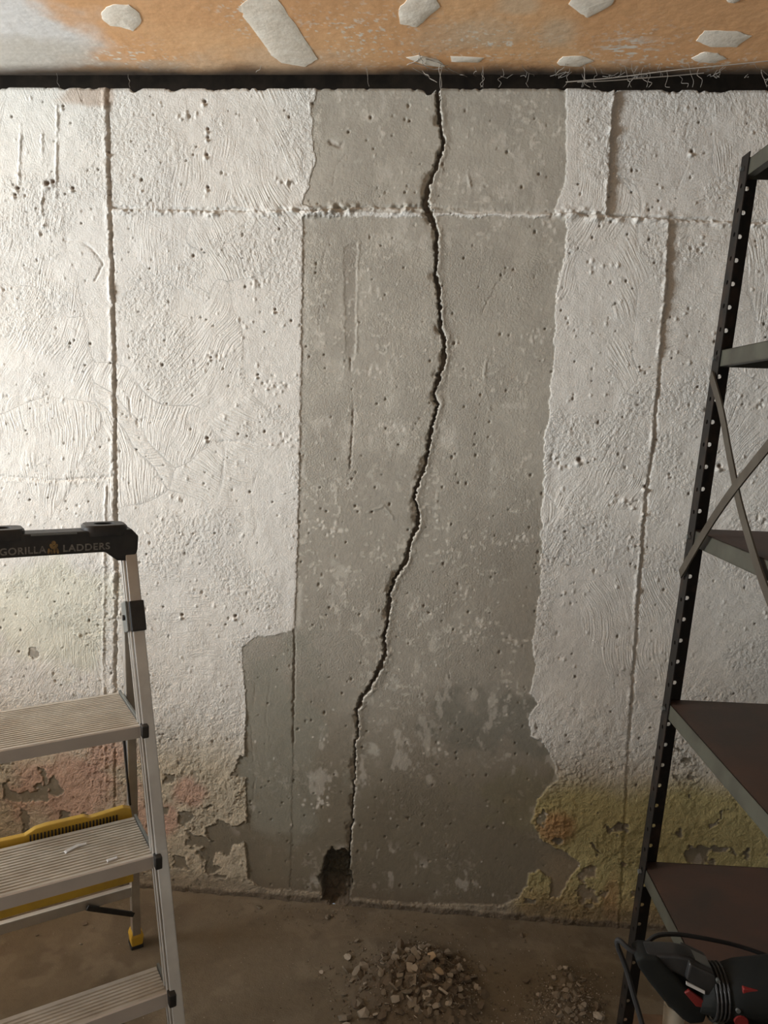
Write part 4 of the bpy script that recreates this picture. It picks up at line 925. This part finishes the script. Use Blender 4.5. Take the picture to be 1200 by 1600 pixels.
for (px, py, s, mi, lb) in ((672, 1528, 0.017, 3, 'tan paint flake standing up in the middle of the large heap'), (685, 1556, 0.015, 3, 'yellowish paint flake on the near side of the large heap'), (935, 1592, 0.017, 2, 'white paint flake on the floor against the foot of the rack post'),
                            (868, 1562, 0.013, 2, 'pale flake at the left of the small heap by the rack'), (815, 1462, 0.009, 1, 'dark lone pebble on the floor right of the large heap'), (557, 1470, 0.009, 0, 'lone chip on the floor just left above the large heap'),
                            (512, 1434, 0.011, 0, 'flat grey chip on the floor in front of the wall hole'), (405, 1418, 0.012, 0, 'grey flake at the wall foot right of the ladder'), (622, 1500, 0.016, 1, 'dark brown lump at the top left of the large heap'), (700, 1500, 0.016, 1, 'dark round lump at the top right of the large heap'),
                            (58, 1461, 0.007, 1, 'small dark crumb on the floor behind the ladder'), (132, 1443, 0.010, 1, 'dark scrap on the floor left of the rear ladder foot'), (126, 1475, 0.007, 2, 'tiny pale flake on the floor below the ladder cross bar'), (502, 1519, 0.007, 2, 'small pale crumb on the open floor left of the heap')):
    put(px, py, s, mi, 'rubble_chip', lb, 'rubble', None, 0.5, 0.003 if 1490 < py < 1600 and 600 < px < 720 else 0.0)
# crumbs: too small and too many to count
CRUMB = MB()
def crumbs(spec, mi):
    mb = CRUMB; r = random.Random(77+mi)
    for (cx_, cy_, sx_, sy_, cnt, s0, s1) in spec:
        for k in range(cnt):
            px, py = r.gauss(cx_, sx_), r.gauss(cy_, sy_)
            x, y = Fl(px, py)
            if y > -0.012 or y < -0.74 or (x > 0.43 and y < -0.28): continue
            s = r.uniform(s0, s1); z = float(fzs(x, y))+s*0.3; a = r.random()*6
            vs = [(x+s*math.cos(a+2.1*i)*r.uniform(.6, 1.2), y+s*math.sin(a+2.1*i)*r.uniform(.6, 1.2), z+s*r.uniform(-.5, .5)) for i in range(3)]+[(x, y, z+s*r.uniform(0.4, 0.9)), (x, y, z-s*0.6)]
            mb.add(vs, [(0, 1, 3), (1, 2, 3), (2, 0, 3), (1, 0, 4), (2, 1, 4), (0, 2, 4)], mi)
_gx = np.linspace(-1.35, 1.0, 471); _gy = np.linspace(-0.75, 0, 151); _A, _B = np.meshgrid(_gx, _gy, indexing='ij'); _F = fz(_A, _B)
def fzs(x, y): return _F[min(470, max(0, int((x+1.35)/0.005))), min(150, max(0, int((y+0.75)/0.005)))]
crumbs([(660, 1550, 60, 38, 700, .0015, .0045), (885, 1570, 42, 32, 500, .0015, .004), (700, 1500, 200, 60, 260, .001, .003), (520, 1415, 40, 12, 160, .0015, .004), (420, 1415, 60, 14, 90, .001, .0035), (300, 1450, 150, 40, 100, .001, .0025)], 0)
crumbs([(655, 1550, 62, 38, 900, .0015, .005), (885, 1570, 40, 32, 500, .0015, .004), (840, 1470, 90, 25, 90, .001, .003), (600, 1430, 160, 12, 120, .001, .003)], 1)
crumbs([(665, 1550, 50, 36, 330, .0015, .0035), (880, 1580, 40, 22, 330, .0015, .0035), (600, 1500, 260, 60, 150, .0008, .002)], 2)

tag(CRUMB.build('rubble_crumbs', M['chips'][:3]), 'fine grey, brown and pale crumbs of concrete scattered over the floor', 'debris', kind='stuff')

# ------------------------------------------------------------------ cobwebs
def web(lines, name, label, r=0.0007, kind=None):
    mb = MB()
    for q in lines: mb.tube(catmull(q, 5), r, 4)
    return tag(mb.build(name, M['web']), label, 'cobweb', None, kind)
def CP(px, py): return Vector(Cl(px, py)+(HC-0.003,))
def WP(px, py, out=0.004): q = W(px, py); return Vector((q[0], -out, q[1]))
def jit(a, b, n=4, s=0.006):
    return [a]+[a.lerp(b, (k+1)/(n+1))+Vector((random.uniform(-s, s), random.uniform(-s, s), random.uniform(-s, 0)*0.8)) for k in range(n)]+[b]
ls = [jit(CP(692, 100), WP(687, 160, 0.010), 3, 0.004), jit(CP(688, 98), WP(690, 140, 0.012), 3, 0.004), jit(CP(660, 108), WP(683, 132, 0.012), 4, 0.004), jit(CP(640, 95), CP(700, 108), 5, 0.004), jit(CP(655, 80), CP(668, 108), 4, 0.004), jit(CP(645, 104), CP(672, 118), 4, 0.004), jit(CP(700, 104), CP(730, 118), 4), jit(CP(636, 100), CP(660, 86), 4, 0.005), jit(CP(665, 90), CP(700, 100), 5, 0.004)]
web(ls, 'cobweb', 'dusty cobweb hanging from the ceiling over the top of the crack', 0.0008)
web([jit(WP(882, 134, 0.02), CP(1210, 92), 3, 0.003), jit(WP(900, 134, 0.02), CP(1100, 112), 3, 0.003)], 'cobweb', 'long taut cobweb strand along the gap at the upper right', 0.0011)
ls = []
for k in range(46):
    px = random.choice([random.uniform(700, 1190), random.uniform(850, 1190)]); a = CP(px, random.uniform(95, 116)); b = CP(px+random.uniform(-25, 25), 117) if random.random() < 0.5 else WP(px+random.uniform(-15, 15), 138, 0.006)
    ls.append(jit(a, b, 3, 0.007))
web(ls, 'cobweb', 'fringe of fine cobwebs in the gap between right half of ceiling and wall', 0.00045, 'stuff')
ls = [jit(CP(88, 112), WP(93, 140), 3, 0.003), jit(CP(200, 114), WP(204, 138), 3, 0.003), jit(CP(572, 104), WP(577, 136), 3, 0.003), jit(CP(400, 112), CP(408, 100), 3, 0.003)]
web(ls, 'cobweb', 'few thin cobweb threads in the gap at the left half of the wall', 0.0005)
